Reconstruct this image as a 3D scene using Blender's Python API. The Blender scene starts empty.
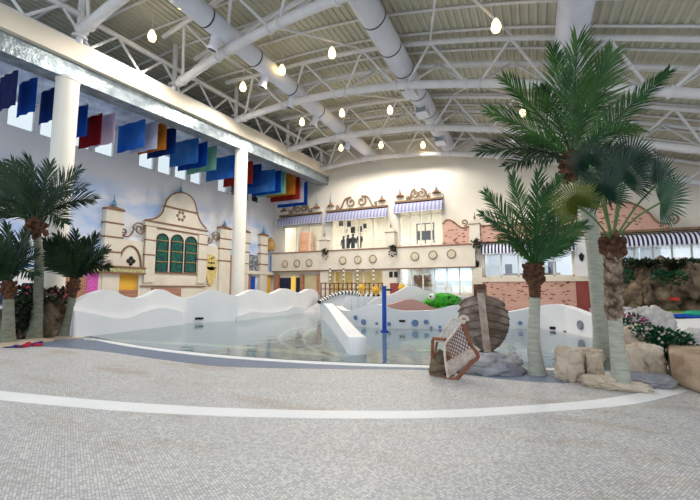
import bpy, bmesh, math, random
from mathutils import Vector as V, Matrix, noise
random.seed(7)
C = bpy.context.scene.collection
SC = bpy.context.scene
# ------------------------------------------------------------------ camera
F = 385.0; H = 1.6
PIT = math.atan(39/385.0); YAW = math.atan2(182, math.hypot(385, 39))
FW = V((-math.sin(YAW)*math.cos(PIT), math.cos(YAW)*math.cos(PIT), math.sin(PIT)))
RT = V((math.cos(YAW), math.sin(YAW), 0)); UP = RT.cross(FW); O = V((0, 0, H))
cd = bpy.data.cameras.new('camera'); cam = bpy.data.objects.new('camera', cd); C.objects.link(cam)
cd.sensor_width = 36; cd.lens = 36*F/700; cd.clip_end = 300; cd.clip_start = .05
cam.matrix_world = Matrix(((RT.x, UP.x, -FW.x, O.x), (RT.y, UP.y, -FW.y, O.y), (RT.z, UP.z, -FW.z, O.z), (0, 0, 0, 1)))
SC.camera = cam
# measured points of the photograph turned into places on real planes
def ray(x, y): return FW*F + RT*(x-350) - UP*(y-250)
def pX(x, y, X): d = ray(x, y); return O + d*(X/d.x)
def pY(x, y, Y): d = ray(x, y); return O + d*(Y/d.y)
def pZ(x, y, Z=0): d = ray(x, y); return O + d*((Z-H)/d.z)
def pc(x, y, zc): return O + ray(x, y)*(zc/F)
def depth(p): return (V(p)-O).dot(FW)
def on_plan(poly, x, y):
    d = ray(x, y); best = None
    for a, b in zip(poly, poly[1:]):
        ex, ey = b[0]-a[0], b[1]-a[1]
        den = d.x*ey - d.y*ex
        if abs(den) < 1e-9: continue
        t = (a[0]*ey - a[1]*ex)/den
        s = (a[0]*d.y - a[1]*d.x)/den
        e = max(-s, s-1, 0)
        if t > 0 and (best is None or e < best[0]): best = (e, t)
    return O + d*best[1]
# ------------------------------------------------------------------ materials
def nodes(name):
    m = bpy.data.materials.new(name); m.use_nodes = True; nt = m.node_tree
    return m, nt, nt.nodes['Principled BSDF'], nt.nodes.new, nt.links.new
def rgb(c): return tuple(((x/255)/12.92 if x/255 < .04045 else ((x/255+.055)/1.055)**2.4) for x in c) + (1,)
def mat(name, c, c2=None, scale=3, rough=.6, metal=0, bump=0, bscale=None, detail=4, spec=.4, stretch=None):
    m, nt, b, N, L = nodes(name)
    b.inputs['Roughness'].default_value = rough; b.inputs['Metallic'].default_value = metal
    b.inputs['Specular IOR Level'].default_value = spec
    tc = N('ShaderNodeTexCoord'); src = tc.outputs['Object']
    if stretch:
        mp = N('ShaderNodeMapping'); mp.inputs['Scale'].default_value = stretch; L(src, mp.inputs['Vector']); src = mp.outputs[0]
    n = N('ShaderNodeTexNoise'); n.inputs['Scale'].default_value = scale; n.inputs['Detail'].default_value = detail
    L(src, n.inputs['Vector'])
    r = N('ShaderNodeValToRGB'); r.color_ramp.elements[0].position = .35; r.color_ramp.elements[1].position = .65
    c2 = c2 or tuple(max(0, x*.92) for x in c)
    r.color_ramp.elements[0].color = rgb(c2); r.color_ramp.elements[1].color = rgb(c)
    L(n.outputs[0], r.inputs[0]); L(r.outputs[0], b.inputs['Base Color'])
    if bump:
        n2 = N('ShaderNodeTexNoise'); n2.inputs['Scale'].default_value = bscale or scale*6; n2.inputs['Detail'].default_value = 6
        L(src, n2.inputs['Vector'])
        bp = N('ShaderNodeBump'); bp.inputs['Strength'].default_value = bump; bp.inputs['Distance'].default_value = .08
        L(n2.outputs[0], bp.inputs['Height']); L(bp.outputs[0], b.inputs['Normal'])
    return m
def emis(name, c, s):
    m, nt, b, N, L = nodes(name)
    b.inputs['Base Color'].default_value = rgb(c); b.inputs['Emission Color'].default_value = rgb(c); b.inputs['Emission Strength'].default_value = s
    return m
def cloth(name, c, c2=None, transl=.35, scale=1.2):
    m = mat(name, c, c2, scale=scale, rough=.75, spec=.2); nt = m.node_tree; b = nt.nodes['Principled BSDF']
    t = nt.nodes.new('ShaderNodeBsdfTranslucent'); mx = nt.nodes.new('ShaderNodeMixShader'); mx.inputs[0].default_value = transl
    col = b.inputs['Base Color'].links[0].from_socket
    nt.links.new(col, t.inputs[0]); nt.links.new(b.outputs[0], mx.inputs[1]); nt.links.new(t.outputs[0], mx.inputs[2])
    nt.links.new(mx.outputs[0], nt.nodes['Material Output'].inputs[0]); return m
def glassy(name, tint, base, rough=.03, bump=0, bscale=2, fres=1.33, gcol=(1, 1, 1)):
    m, nt, b, N, L = nodes(name)
    tr = N('ShaderNodeBsdfTransparent'); tr.inputs[0].default_value = tint + (1,)
    gl = N('ShaderNodeBsdfGlossy'); gl.inputs['Roughness'].default_value = rough; gl.inputs[0].default_value = gcol + (1,)
    fr = N('ShaderNodeFresnel'); fr.inputs['IOR'].default_value = fres
    ad = N('ShaderNodeMath'); ad.operation = 'ADD'; ad.use_clamp = True; ad.inputs[1].default_value = base
    mx = N('ShaderNodeMixShader'); L(fr.outputs[0], ad.inputs[0]); L(ad.outputs[0], mx.inputs[0]); L(tr.outputs[0], mx.inputs[1]); L(gl.outputs[0], mx.inputs[2])
    if bump:
        tc = N('ShaderNodeTexCoord'); n = N('ShaderNodeTexNoise'); n.inputs['Scale'].default_value = bscale; n.inputs['Detail'].default_value = 3
        L(tc.outputs['Object'], n.inputs['Vector'])
        bp = N('ShaderNodeBump'); bp.inputs['Strength'].default_value = bump; bp.inputs['Distance'].default_value = .05
        L(n.outputs[0], bp.inputs['Height']); L(bp.outputs[0], gl.inputs['Normal']); L(bp.outputs[0], fr.inputs['Normal'])
    L(mx.outputs[0], nt.nodes['Material Output'].inputs[0]); return m
def brick(name, c1, c2, mortar, w=.24, h=.08, axis='X'):
    m, nt, b, N, L = nodes(name); b.inputs['Roughness'].default_value = .85
    tc = N('ShaderNodeTexCoord'); sp = N('ShaderNodeSeparateXYZ'); cb = N('ShaderNodeCombineXYZ')
    L(tc.outputs['Object'], sp.inputs[0]); L(sp.outputs[axis], cb.inputs[0]); L(sp.outputs['Z'], cb.inputs[1])
    t = N('ShaderNodeTexBrick'); t.inputs['Scale'].default_value = 1; t.inputs['Brick Width'].default_value = w; t.inputs['Row Height'].default_value = h
    t.inputs['Mortar Size'].default_value = .012; t.inputs['Bias'].default_value = 0
    t.inputs['Color1'].default_value = rgb(c1); t.inputs['Color2'].default_value = rgb(c2); t.inputs['Mortar'].default_value = rgb(mortar)
    L(cb.outputs[0], t.inputs['Vector']); L(t.outputs[0], b.inputs['Base Color'])
    return m
def spot_brick(name, base, base2, dark, axis='X'):   # pink plaster with scattered dark bricks
    m = brick(name, base, base2, base2, .62, .2, axis); nt = m.node_tree; N = nt.nodes.new; L = nt.links.new; b = nt.nodes['Principled BSDF']
    t = [n for n in nt.nodes if n.type == 'TEX_BRICK'][0]; cb = [n for n in nt.nodes if n.type == 'COMBXYZ'][0]
    n = N('ShaderNodeTexVoronoi'); n.inputs['Scale'].default_value = 1
    mp = N('ShaderNodeMapping'); mp.inputs['Scale'].default_value = (2.4, 6.4, 1); L(cb.outputs[0], mp.inputs[0]); L(mp.outputs[0], n.inputs['Vector'])
    lt = N('ShaderNodeMath'); lt.operation = 'LESS_THAN'; lt.inputs[1].default_value = .28; L(n.outputs['Distance'], lt.inputs[0])
    mx = N('ShaderNodeMix'); mx.data_type = 'RGBA'; L(lt.outputs[0], mx.inputs[0]); L(t.outputs[0], mx.inputs[6]); mx.inputs[7].default_value = rgb(dark)
    L(mx.outputs[2], b.inputs['Base Color']); return m
def stripes(name, c1, c2, period, axis='X'):
    m, nt, b, N, L = nodes(name); b.inputs['Roughness'].default_value = .8
    tc = N('ShaderNodeTexCoord'); sp = N('ShaderNodeSeparateXYZ'); L(tc.outputs['Object'], sp.inputs[0])
    d = N('ShaderNodeMath'); d.operation = 'DIVIDE'; d.inputs[1].default_value = period; L(sp.outputs[axis], d.inputs[0])
    f = N('ShaderNodeMath'); f.operation = 'FRACT'; L(d.outputs[0], f.inputs[0])
    g = N('ShaderNodeMath'); g.operation = 'GREATER_THAN'; g.inputs[1].default_value = .5; L(f.outputs[0], g.inputs[0])
    mx = N('ShaderNodeMix'); mx.data_type = 'RGBA'; L(g.outputs[0], mx.inputs[0]); mx.inputs[6].default_value = rgb(c1); mx.inputs[7].default_value = rgb(c2)
    L(mx.outputs[2], b.inputs['Base Color']); return m
def mosaic(name, c1, c2, grout, size, stain=None, amount=.55, rough=.5, rot=.5):
    m, nt, b, N, L = nodes(name); b.inputs['Roughness'].default_value = rough; b.inputs['Specular IOR Level'].default_value = .3
    tc = N('ShaderNodeTexCoord'); mp = N('ShaderNodeMapping'); mp.inputs['Rotation'].default_value = (0, 0, rot); L(tc.outputs['Object'], mp.inputs[0])
    t = N('ShaderNodeTexBrick'); t.offset = 0; t.inputs['Scale'].default_value = 1; t.inputs['Brick Width'].default_value = size; t.inputs['Row Height'].default_value = size
    t.inputs['Mortar Size'].default_value = size*.09; t.inputs['Mortar Smooth'].default_value = .2
    t.inputs['Color1'].default_value = rgb(c1); t.inputs['Color2'].default_value = rgb(c2); t.inputs['Mortar'].default_value = rgb(grout)
    L(mp.outputs[0], t.inputs['Vector']); out = t.outputs[0]
    big = N('ShaderNodeTexNoise'); big.inputs['Scale'].default_value = 1.3; big.inputs['Detail'].default_value = 5; L(tc.outputs['Object'], big.inputs['Vector'])
    if stain:
        r = N('ShaderNodeValToRGB'); r.color_ramp.elements[0].position = amount; r.color_ramp.elements[1].position = amount+.2
        r.color_ramp.elements[0].color = (0, 0, 0, 1); r.color_ramp.elements[1].color = (.7, .7, .7, 1)
        mp2 = N('ShaderNodeMapping'); mp2.inputs['Scale'].default_value = (.35, 1.1, 1); mp2.inputs['Rotation'].default_value = (0, 0, -.35); L(tc.outputs['Object'], mp2.inputs[0])
        n2 = N('ShaderNodeTexNoise'); n2.inputs['Scale'].default_value = 1.1; n2.inputs['Detail'].default_value = 7; n2.inputs['Roughness'].default_value = .62; L(mp2.outputs[0], n2.inputs['Vector'])
        L(n2.outputs[0], r.inputs[0])
        mx = N('ShaderNodeMix'); mx.data_type = 'RGBA'; mx.blend_type = 'MULTIPLY'; L(r.outputs[0], mx.inputs[0]); L(out, mx.inputs[6]); mx.inputs[7].default_value = rgb(stain); out = mx.outputs[2]
    mx = N('ShaderNodeMix'); mx.data_type = 'RGBA'; mx.blend_type = 'MULTIPLY'; mx.inputs[0].default_value = .16
    L(out, mx.inputs[6]); L(big.outputs[0], mx.inputs[7]); L(mx.outputs[2], b.inputs['Base Color'])
    return m

M = {}
M['steel'] = mat('white_painted_steel', (226, 226, 228), (214, 214, 218), 2, .45)
M['duct'] = mat('white_duct_sheet', (222, 225, 236), (210, 214, 228), 1, .42)
M['seam'] = mat('dark_seam', (70, 72, 80))
M['deck'] = mat('ceiling_deck_sheet', (198, 197, 180), (188, 187, 170), .5, .6)
M['wallcream'] = mat('cream_plaster', (236, 230, 218), (231, 225, 212), .6, .8)
M['white'] = mat('white_plaster', (240, 240, 242), (234, 235, 238), .8, .55)
M['greywhite'] = mat('pale_grey_plaster', (228, 230, 234), (222, 225, 230), .6, .55)
M['fascia'] = mat('cream_fascia', (226, 217, 200), (220, 210, 193), .7, .7)
M['col'] = mat('column_paint', (240, 236, 226), (234, 230, 220), .8, .6)
M['foil'] = mat('silver_foil', (164, 174, 178), (124, 136, 144), 2.5, .35, .4, .5, 5)
M['aisleceil'] = mat('blue_grey_foil', (206, 220, 240), (150, 168, 204), 1.3, .35, .35, .6, 3)
M['sandstone'] = mat('facade_stone', (230, 223, 209), (222, 214, 199), 1.5, .8)
M['trim'] = mat('terracotta_trim', (146, 108, 84), (130, 94, 72), 3, .7)
M['scroll'] = mat('bronze_scroll', (140, 112, 84), (120, 95, 72), 3, .6)
M['gold'] = mat('gold_paint', (200, 160, 90), (170, 132, 70), 6, .4)
M['finialblue'] = mat('pale_blue_finial', (120, 165, 190), (100, 148, 176), 5, .4)
M['stained'] = mat('green_stained_glass', (22, 112, 84), (14, 52, 74), 7, .25, 0, 0)
M['brickX'] = spot_brick('pink_brick_plaster', (214, 174, 160), (206, 162, 146), (124, 76, 66), 'X')
M['brickY'] = brick('red_brick', (170, 104, 78), (140, 80, 60), (190, 160, 138), .24, .08, 'Y')
M['brickZ'] = brick('red_brick_back', (190, 124, 88), (160, 96, 70), (200, 170, 140), .3, .1, 'X')
M['redpanel'] = mat('dusty_red_panel', (150, 74, 70), (136, 64, 60), 1, .7)
M['awn1'] = stripes('grey_blue_stripes', (134, 136, 174), (176, 178, 202), .29)
M['awn2'] = stripes('navy_white_stripes', (24, 34, 92), (240, 242, 250), .225)
M['ledge'] = mat('cream_ledge', (232, 222, 204), None, 1, .7)
M['yellow'] = mat('yellow_paint', (240, 190, 70), (232, 178, 58), 1, .7)
M['lobby'] = mat('lobby_yellow', (220, 208, 166), (206, 194, 150), 1, .7)
M['warm'] = mat('warm_interior', (238, 231, 218), None, 1, .7)
M['dark'] = mat('near_black', (28, 26, 26), (20, 18, 18), 4, .5)
M['darkblue'] = mat('dark_blue_door', (34, 52, 84), (24, 36, 62), 4, .4)
M['blue'] = mat('bright_blue_paint', (20, 84, 190), (14, 72, 176), 2, .35)
M['pink'] = mat('magenta_pattern', (226, 110, 200), (190, 66, 160), 14, .6)
M['pinkwave'] = mat('dusky_pink_plaster', (206, 160, 150), (196, 148, 138), 1, .7)
M['portblue'] = mat('pale_blue_port', (120, 146, 190), (96, 122, 170), 5, .4)
M['portgrey'] = mat('grey_port', (140, 142, 160), (124, 126, 146), 5, .4)
M['trunk'] = mat('pale_palm_bark', (186, 188, 176), (162, 165, 152), 5, .8, 0, .35, 22, stretch=(1, 1, 5))
M['trunk2'] = mat('grey_green_palm_bark', (142, 146, 128), (116, 120, 104), 5, .85, 0, .4, 20, stretch=(1, 1, 5))
M['fibre'] = mat('brown_palm_fibre', (112, 76, 54), (70, 44, 32), 9, .9, 0, .8, 30)
M['scale'] = mat('shaggy_palm_scale', (176, 158, 138), (84, 62, 48), 8, .9, 0, .7, 20)
def leafm(n, a, b):
    m = cloth(n, a, b, .2, 2.2); p = m.node_tree.nodes['Principled BSDF']; p.inputs['Roughness'].default_value = .36; p.inputs['Specular IOR Level'].default_value = .35; return m
M['leafA'] = leafm('deep_green_frond', (72, 112, 52), (38, 78, 38))
M['leafB'] = leafm('mid_green_frond', (60, 106, 58), (32, 74, 40))
M['leafC'] = leafm('dark_green_fan', (32, 66, 48), (18, 44, 34))
M['leafD'] = leafm('olive_fan', (100, 108, 36), (66, 80, 28))
M['leafE'] = leafm('pale_teal_fan', (66, 100, 74), (42, 72, 54))
M['leafF'] = leafm('left_frond', (48, 74, 44), (26, 48, 30))
M['petiole'] = mat('green_petiole', (96, 128, 72), (76, 106, 58), 4, .6)
M['rock'] = mat('tan_rock', (214, 200, 182), (182, 164, 144), 1.6, .85, 0, .6, 5)
M['rockgrey'] = mat('grey_rock', (176, 176, 180), (130, 130, 138), 2.2, .8, 0, .7, 7)
M['rockpale'] = mat('pale_grey_rock', (212, 208, 206), (176, 172, 172), 2, .85, 0, .6, 6)
M['rockbrown'] = mat('brown_rock', (140, 122, 100), (62, 50, 40), 1.6, .85, 0, .8, 4)
M['wood'] = mat('weathered_wood', (164, 146, 136), (108, 88, 76), 2.2, .75, 0, .35, 9, stretch=(1, 1, 2))
M['woodpale'] = mat('pale_weathered_wood', (200, 182, 168), (166, 144, 128), 4, .75, 0, .3, 14)
M['woodred'] = mat('reddish_wood', (132, 84, 66), (98, 58, 44), 3, .75, 0, .4, 12)
M['rope'] = mat('pale_rope', (226, 216, 206), (196, 180, 166), 12, .8)
M['ropebrown'] = mat('brown_rope', (152, 96, 72), (120, 72, 54), 12, .8)
M['croc'] = mat('green_croc', (76, 190, 40), (34, 136, 28), 7, .35)
M['eye'] = mat('white_eye', (245, 245, 240))
M['shrub'] = leafm('shrub_leaf', (40, 104, 66), (18, 56, 38))
M['shrubdark'] = leafm('dark_shrub_leaf', (46, 66, 40), (22, 38, 24))
M['flower'] = mat('white_flower', (226, 214, 212), None, 4, .7)
M['magenta'] = mat('magenta_flower', (214, 60, 150), (170, 40, 110), 6, .7)
M['rose'] = mat('rose_flower', (200, 80, 100), (160, 50, 70), 6, .7)
M['moss'] = mat('bright_moss', (140, 176, 50), (90, 130, 36), 3, .9)
M['clothblue'] = cloth('navy_cloth', (40, 40, 130), None, .1)
M['clothred'] = cloth('red_cloth', (190, 40, 66), None, .1)
M['bulb'] = emis('lit_bulb', (255, 214, 140), 5)
M['roomlamp'] = emis('interior_lamp', (255, 240, 214), 2.2)
M['coolscreen'] = emis('lit_shop_panel', (190, 225, 255), 1.3)
M['glass'] = glassy('clear_pane', (.93, .96, .96), .05)
M['shopglass'] = glassy('shop_pane', (.88, .93, .96), .1)
M['water'] = glassy('pool_water', (.86, .93, .94), .05, .04, .22, 2.2, 1.33)
M['beach'] = mosaic('beach_mosaic', (234, 231, 227), (180, 180, 184), (160, 157, 153), .025, (214, 184, 148), .53)
M['whitetile'] = mosaic('white_line_mosaic', (253, 253, 253), (248, 248, 248), (240, 240, 240), .025)
M['bluetile'] = mosaic('blue_mosaic', (120, 134, 158), (98, 112, 138), (142, 148, 160), .03)
M['pooltile'] = mosaic('pool_floor_mosaic', (156, 174, 184), (138, 158, 170), (146, 162, 170), .05)
M['poolband'] = mosaic('pale_pool_band', (206, 214, 204), (196, 206, 198), (190, 200, 190), .05)
M['concrete'] = mat('pale_concrete', (196, 194, 196), (182, 180, 184), 1.4, .7)

# mural wall: painted clouds
def mural():
    m, nt, b, N, L = nodes('cloud_mural'); b.inputs['Roughness'].default_value = .8
    tc = N('ShaderNodeTexCoord'); mp = N('ShaderNodeMapping'); mp.inputs['Scale'].default_value = (1, .22, .5); L(tc.outputs['Object'], mp.inputs[0])
    n = N('ShaderNodeTexNoise'); n.inputs['Scale'].default_value = 1.6; n.inputs['Detail'].default_value = 5; L(mp.outputs[0], n.inputs['Vector'])
    r = N('ShaderNodeValToRGB'); e = r.color_ramp.elements; e[0].position = .42; e[1].position = .6
    e[0].color = rgb((178, 202, 242)); e[1].color = rgb((232, 234, 242)); L(n.outputs[0], r.inputs[0])
    sp = N('ShaderNodeSeparateXYZ'); L(tc.outputs['Object'], sp.inputs[0])
    mr = N('ShaderNodeMapRange'); mr.inputs[1].default_value = 6.9; mr.inputs[2].default_value = 8.2; L(sp.outputs['Z'], mr.inputs[0])
    mx = N('ShaderNodeMix'); mx.data_type = 'RGBA'; L(mr.outputs[0], mx.inputs[0]); L(r.outputs[0], mx.inputs[6]); mx.inputs[7].default_value = rgb((232, 233, 238))
    L(mx.outputs[2], b.inputs['Base Color']); return m
M['mural'] = mural()

# ------------------------------------------------------------------ geometry helpers
class MB:
    def __init__(s): s.v = []; s.f = []
    def add(s, vs, fs):
        o = len(s.v); s.v += [tuple(p) for p in vs]; s.f += [tuple(i+o for i in f) for f in fs]; return s
    def box(s, a, b):
        x0, y0, z0 = a; x1, y1, z1 = b
        return s.add([(x0,y0,z0),(x1,y0,z0),(x1,y1,z0),(x0,y1,z0),(x0,y0,z1),(x1,y0,z1),(x1,y1,z1),(x0,y1,z1)],
              [(0,3,2,1),(4,5,6,7),(0,1,5,4),(1,2,6,5),(2,3,7,6),(3,0,4,7)])
    def prism(s, pts, ext):
        ext = V(ext); n = len(pts); a = [V(p) for p in pts]
        s.add(a + [p+ext for p in a], [tuple(range(n-1, -1, -1)), tuple(range(n, 2*n))] + [(i, (i+1) % n, n+(i+1) % n, n+i) for i in range(n)]); return s
    def tube(s, pts, r, n=8, cap=True, closed=False):
        pts = [V(p) for p in pts]; k = len(pts); rs = r if isinstance(r, (list, tuple)) else [r]*k
        vs = []; fs = []; prev = None
        for i, p in enumerate(pts):
            a = pts[(i-1) % k] if (i or closed) else p; b = pts[(i+1) % k] if (i < k-1 or closed) else p
            t = (b-a).normalized()
            if prev is None:
                u = t.cross(V((0, 0, 1)));
                if u.length < .05: u = t.cross(V((0, 1, 0)))
            else: u = prev - t*prev.dot(t)
            u.normalize(); w = t.cross(u); prev = u
            vs += [p + (u*math.cos(2*math.pi*j/n) + w*math.sin(2*math.pi*j/n))*rs[i] for j in range(n)]
        for i in range(k if closed else k-1):
            q = (i+1) % k
            fs += [(i*n+j, i*n+(j+1) % n, q*n+(j+1) % n, q*n+j) for j in range(n)]
        if cap and not closed: fs += [tuple(range(n-1, -1, -1)), tuple((k-1)*n+j for j in range(n))]
        return s.add(vs, fs)
    def lathe(s, c, prof, n=16, axis='Z'):
        c = V(c); vs = []; fs = []
        for r, z in prof:
            for j in range(n):
                a = 2*math.pi*j/n; x, y = r*math.cos(a), r*math.sin(a)
                vs.append(c + (V((x, y, z)) if axis == 'Z' else V((x, z, y)) if axis == 'Y' else V((z, x, y))))
        k = len(prof)
        for i in range(k-1): fs += [(i*n+j, i*n+(j+1) % n, (i+1)*n+(j+1) % n, (i+1)*n+j) for j in range(n)]
        fs += [tuple(range(n-1, -1, -1)), tuple((k-1)*n+j for j in range(n))]
        return s.add(vs, fs)
    def grid(s, rows, close=False):
        n = len(rows[0]); vs = [p for r in rows for p in r]
        return s.add(vs, [(i*n+j, i*n+j+1, (i+1)*n+j+1, (i+1)*n+j) for i in range(len(rows)-1) for j in range(n-1)])
    def ico(s, c, r, sub=1, amp=0, seed=0, fr=1.0, flat=None, keep=False):
        bm = bmesh.new(); bmesh.ops.create_icosphere(bm, subdivisions=sub, radius=1)
        r = r if hasattr(r, '__len__') else (r, r, r); c = V(c); vs = []
        for v in bm.verts:
            d = v.co.normalized(); k = 1 + amp*noise.fractal(d*fr + V((seed*3.1, seed*1.7, seed)), .9, 2, 3) if amp else 1
            if amp and sub > 2: cr = abs(noise.noise(d*1.9 + V((seed*1.3, 7, seed*.7)))); k -= .18*max(0, 1-cr*8); cr = abs(noise.noise(d*3.7 + V((seed*2.3, 3, seed*.9)))); k -= .07*max(0, 1-cr*6)
            if flat:    # block-like rocks
                m = max(abs(d.x), abs(d.y), abs(d.z)); k *= (1-flat) + flat/m*.85
            p = c + V((d.x*r[0]*k, d.y*r[1]*k, d.z*r[2]*k)); vs.append(p)
        fs = [tuple(v.index for v in f.verts) for f in bm.faces]; bm.free(); return s.add(vs, fs)
    def floor(s, z):
        s.v = [(x, y, max(zz, z)) for x, y, zz in s.v]; return s
    def build(s, name, m, parent=None, smooth=False, fix=True):
        me = bpy.data.meshes.new(name); me.from_pydata(s.v, [], s.f); me.update()
        if fix:
            bm = bmesh.new(); bm.from_mesh(me); bmesh.ops.recalc_face_normals(bm, faces=bm.faces); bm.to_mesh(me); bm.free()
        if smooth:
            for p in me.polygons: p.use_smooth = True
            if smooth != 'all':
                me.set_sharp_from_angle(angle=math.radians(40))
        o = bpy.data.objects.new(name, me); C.objects.link(o); me.materials.append(M[m] if isinstance(m, str) else m)
        if parent: o.parent = parent; o.matrix_parent_inverse = Matrix.Translation(-parent.location)
        return o
def tag(o, label, cat, group=None, kind=None):
    o['label'] = label; o['category'] = cat
    if group: o['group'] = group
    if kind: o['kind'] = kind
    return o
def struct(o): o['kind'] = 'structure'; return o
def thing(name, label, cat, loc, group=None):
    o = bpy.data.objects.new(name, None); C.objects.link(o); o.location = loc; o.empty_display_size = .2
    return tag(o, label, cat, group)
def copy_tree(o, delta, label=None, group=None):
    def cp(a, par):
        c = a.copy(); C.objects.link(c)
        if par: c.parent = par
        for ch in a.children: cp(ch, c)
        return c
    ch = cp(o, None); ch.location = V(o.location) + V(delta)
    if label: ch['label'] = label
    return ch
ORD = ['first', 'second', 'third', 'fourth', 'fifth', 'sixth', 'seventh', 'eighth', 'ninth', 'tenth', 'eleventh', 'twelfth', 'thirteenth', 'fourteenth',
       'fifteenth', 'sixteenth', 'seventeenth', 'eighteenth', 'nineteenth', 'twentieth', 'twenty-first', 'twenty-second', 'twenty-third', 'twenty-fourth']
def spline(pts, n=8, closed=False):
    pts = [V(p) for p in pts]; out = []; k = len(pts)
    for i in range(k if closed else k-1):
        if closed: p0, p1, p2, p3 = pts[(i-1) % k], pts[i], pts[(i+1) % k], pts[(i+2) % k]
        else: p0, p1, p2, p3 = pts[max(i-1, 0)], pts[i], pts[i+1], pts[min(i+2, k-1)]
        for j in range(n):
            t = j/n; out.append(.5*((2*p1) + (p2-p0)*t + (2*p0-5*p1+4*p2-p3)*t*t + (3*p1-p0-3*p2+p3)*t**3))
    if not closed: out.append(pts[-1])
    return out
def interp(tab, x):
    if x <= tab[0][0]: return tab[0][1]
    for (a, b), (c, d) in zip(tab, tab[1:]):
        if x <= c: return b + (d-b)*(x-a)/(c-a)
    return tab[-1][1]
def ribbon(left, right, z0, z1):
    L = spline(left); R = spline(right); mb = MB(); n = len(L)
    mb.grid([[V((a.x, a.y, z1)) for a in L], [V((b.x, b.y, z1)) for b in R]])
    mb.grid([[V((a.x, a.y, z0)) for a in L], [V((a.x, a.y, z1)) for a in L]]); mb.grid([[V((b.x, b.y, z0)) for b in R], [V((b.x, b.y, z1)) for b in R]])
    return mb
# ------------------------------------------------------------------ ground
struct(MB().box((-32, -6, -.2), (22, 44, 0)).build('floor', 'beach'))
up = [(-60, 383), (0, 391), (60, 397), (120, 402), (200, 407), (280, 410), (350, 411), (420, 411), (490, 408), (550, 404), (600, 399.5), (640, 393), (664, 387)]
dn = [(-60, 392), (0, 400), (60, 406), (120, 411), (200, 415.5), (280, 418), (350, 419), (420, 418.5), (490, 416), (550, 411.5), (600, 408), (646, 402), (688, 391)]
struct(ribbon([pZ(*p) for p in up], [pZ(*p) for p in dn], -.01, .006).build('trim_1', 'whitetile'))
wl_o = [(70, 334), (84, 337.5), (110, 343.5), (150, 350), (210, 357), (280, 362.2), (350, 366), (430, 368.5), (500, 370.5), (575, 371)]
wl_i = [(74, 333.5), (90, 336.8), (115, 342), (152, 348), (210, 354.5), (280, 360), (350, 363.5), (430, 366), (500, 368), (575, 368.5)]
struct(ribbon([pZ(*p) for p in wl_o], [pZ(*p) for p in wl_i], -.01, .016).build('trim_2', 'whitetile'))
bl_o = [(-25, 345), (20, 346.5), (50, 347), (100, 351), (165, 360), (215, 366), (275, 368), (325, 368.8), (430, 370.5), (500, 379), (560, 383), (585, 380)]
bl_i = [(-25, 335), (20, 334), (70, 334), (104, 342), (150, 349), (210, 356), (280, 361.5), (350, 365.5), (430, 368), (500, 370), (560, 370.5), (585, 370)]
struct(ribbon([pZ(*p) for p in bl_o], [pZ(*p) for p in bl_i], -.01, .003).build('trim_3', 'bluetile'))
front = [pZ(*p) for p in wl_i]
outl = [V((p.x, p.y, 0)) for p in spline(front, 6)] + [V((1.9, 9.2, 0)), V((2.4, 13.6, 0)), V((-.2, 18, 0)), V((-5, 21, 0)), V((-9, 24.8, 0)), V((-14.6, 25.2, 0)), V((-14.6, 8, 0))]
struct(MB().prism([p + V((0, 0, .001)) for p in outl], (0, 0, .004)).build('floor_pool', 'pooltile'))
w = MB().add([p + V((0, 0, .03)) for p in outl], [tuple(range(len(outl)))]).build('water', 'water'); struct(w)
for i, (o_, i_) in enumerate((
    ([(84, 340), (140, 343), (200, 346), (260, 351), (320, 355.5), (365, 358)], [(82, 337), (140, 341), (200, 343.6), (260, 348), (322, 352), (366, 354)]),
    ([(296, 351), (285, 346), (278, 340), (280, 334), (290, 329), (306, 326)], [(299, 350), (288, 345), (281, 340), (283, 335), (292, 330), (307, 327)]),
    ([(330, 356), (312, 350), (303, 343), (302, 336), (309, 330), (324, 326)], [(334, 355), (316, 349), (307, 343), (306, 337), (312, 331), (325, 327)]),
    ([(400, 350), (420, 352), (440, 350), (452, 345)], [(402, 342), (420, 339.5), (440, 339), (450, 341)]),
    ([(550, 352), (560, 353), (566, 352)], [(552, 349), (560, 348.5), (564, 350)]))):
    struct(ribbon([pZ(*p) for p in o_], [pZ(*p) for p in i_], 0, .009).build('trim_%d' % (i+4), 'poolband'))
# ------------------------------------------------------------------ wave walls
def wave_wall(name, plan, top, th, label, cat, m='white', step=4, base=0.0, parent=None, end=None):
    xs = [p[0] for p in top]; st = spline([V((a, b, 0)) for a, b in top], 6)
    fr = []
    for q in st:
        P = on_plan(plan, q.x, q.y); fr.append(P)
    mb = MB(); n = len(fr); nor = []
    for i in range(n):
        a, b = fr[max(i-1, 0)], fr[min(i+1, n-1)]; d = V((b.x-a.x, b.y-a.y, 0)).normalized(); nor.append(V((-d.y, d.x, 0)))
    bk = [p + nrm*th for p, nrm in zip(fr, nor)]
    lo = lambda p: V((p.x, p.y, base))
    mb.grid([[lo(p) for p in fr], fr, bk, [lo(p) for p in bk]])
    mb.add([lo(fr[0]), fr[0], bk[0], lo(bk[0])], [(0, 1, 2, 3)]); mb.add([lo(fr[-1]), fr[-1], bk[-1], lo(bk[-1])], [(0, 3, 2, 1)])
    bmx = mb.build(name, m, parent, smooth=True)
    bm = bmesh.new(); bm.from_mesh(bmx.data); bmesh.ops.remove_doubles(bm, verts=bm.verts, dist=1e-4); bmesh.ops.recalc_face_normals(bm, faces=bm.faces); bm.to_mesh(bmx.data); bm.free()
    if label: tag(bmx, label, cat)
    return bmx
planL = [tuple(pZ(*p)[:2]) for p in [(62, 339.8), (130, 331), (186, 324)]] + [(-13.9, 14.1)] + [tuple(pZ(*p)[:2]) for p in [(237, 321), (282, 315.5), (318, 311)]]
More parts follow.
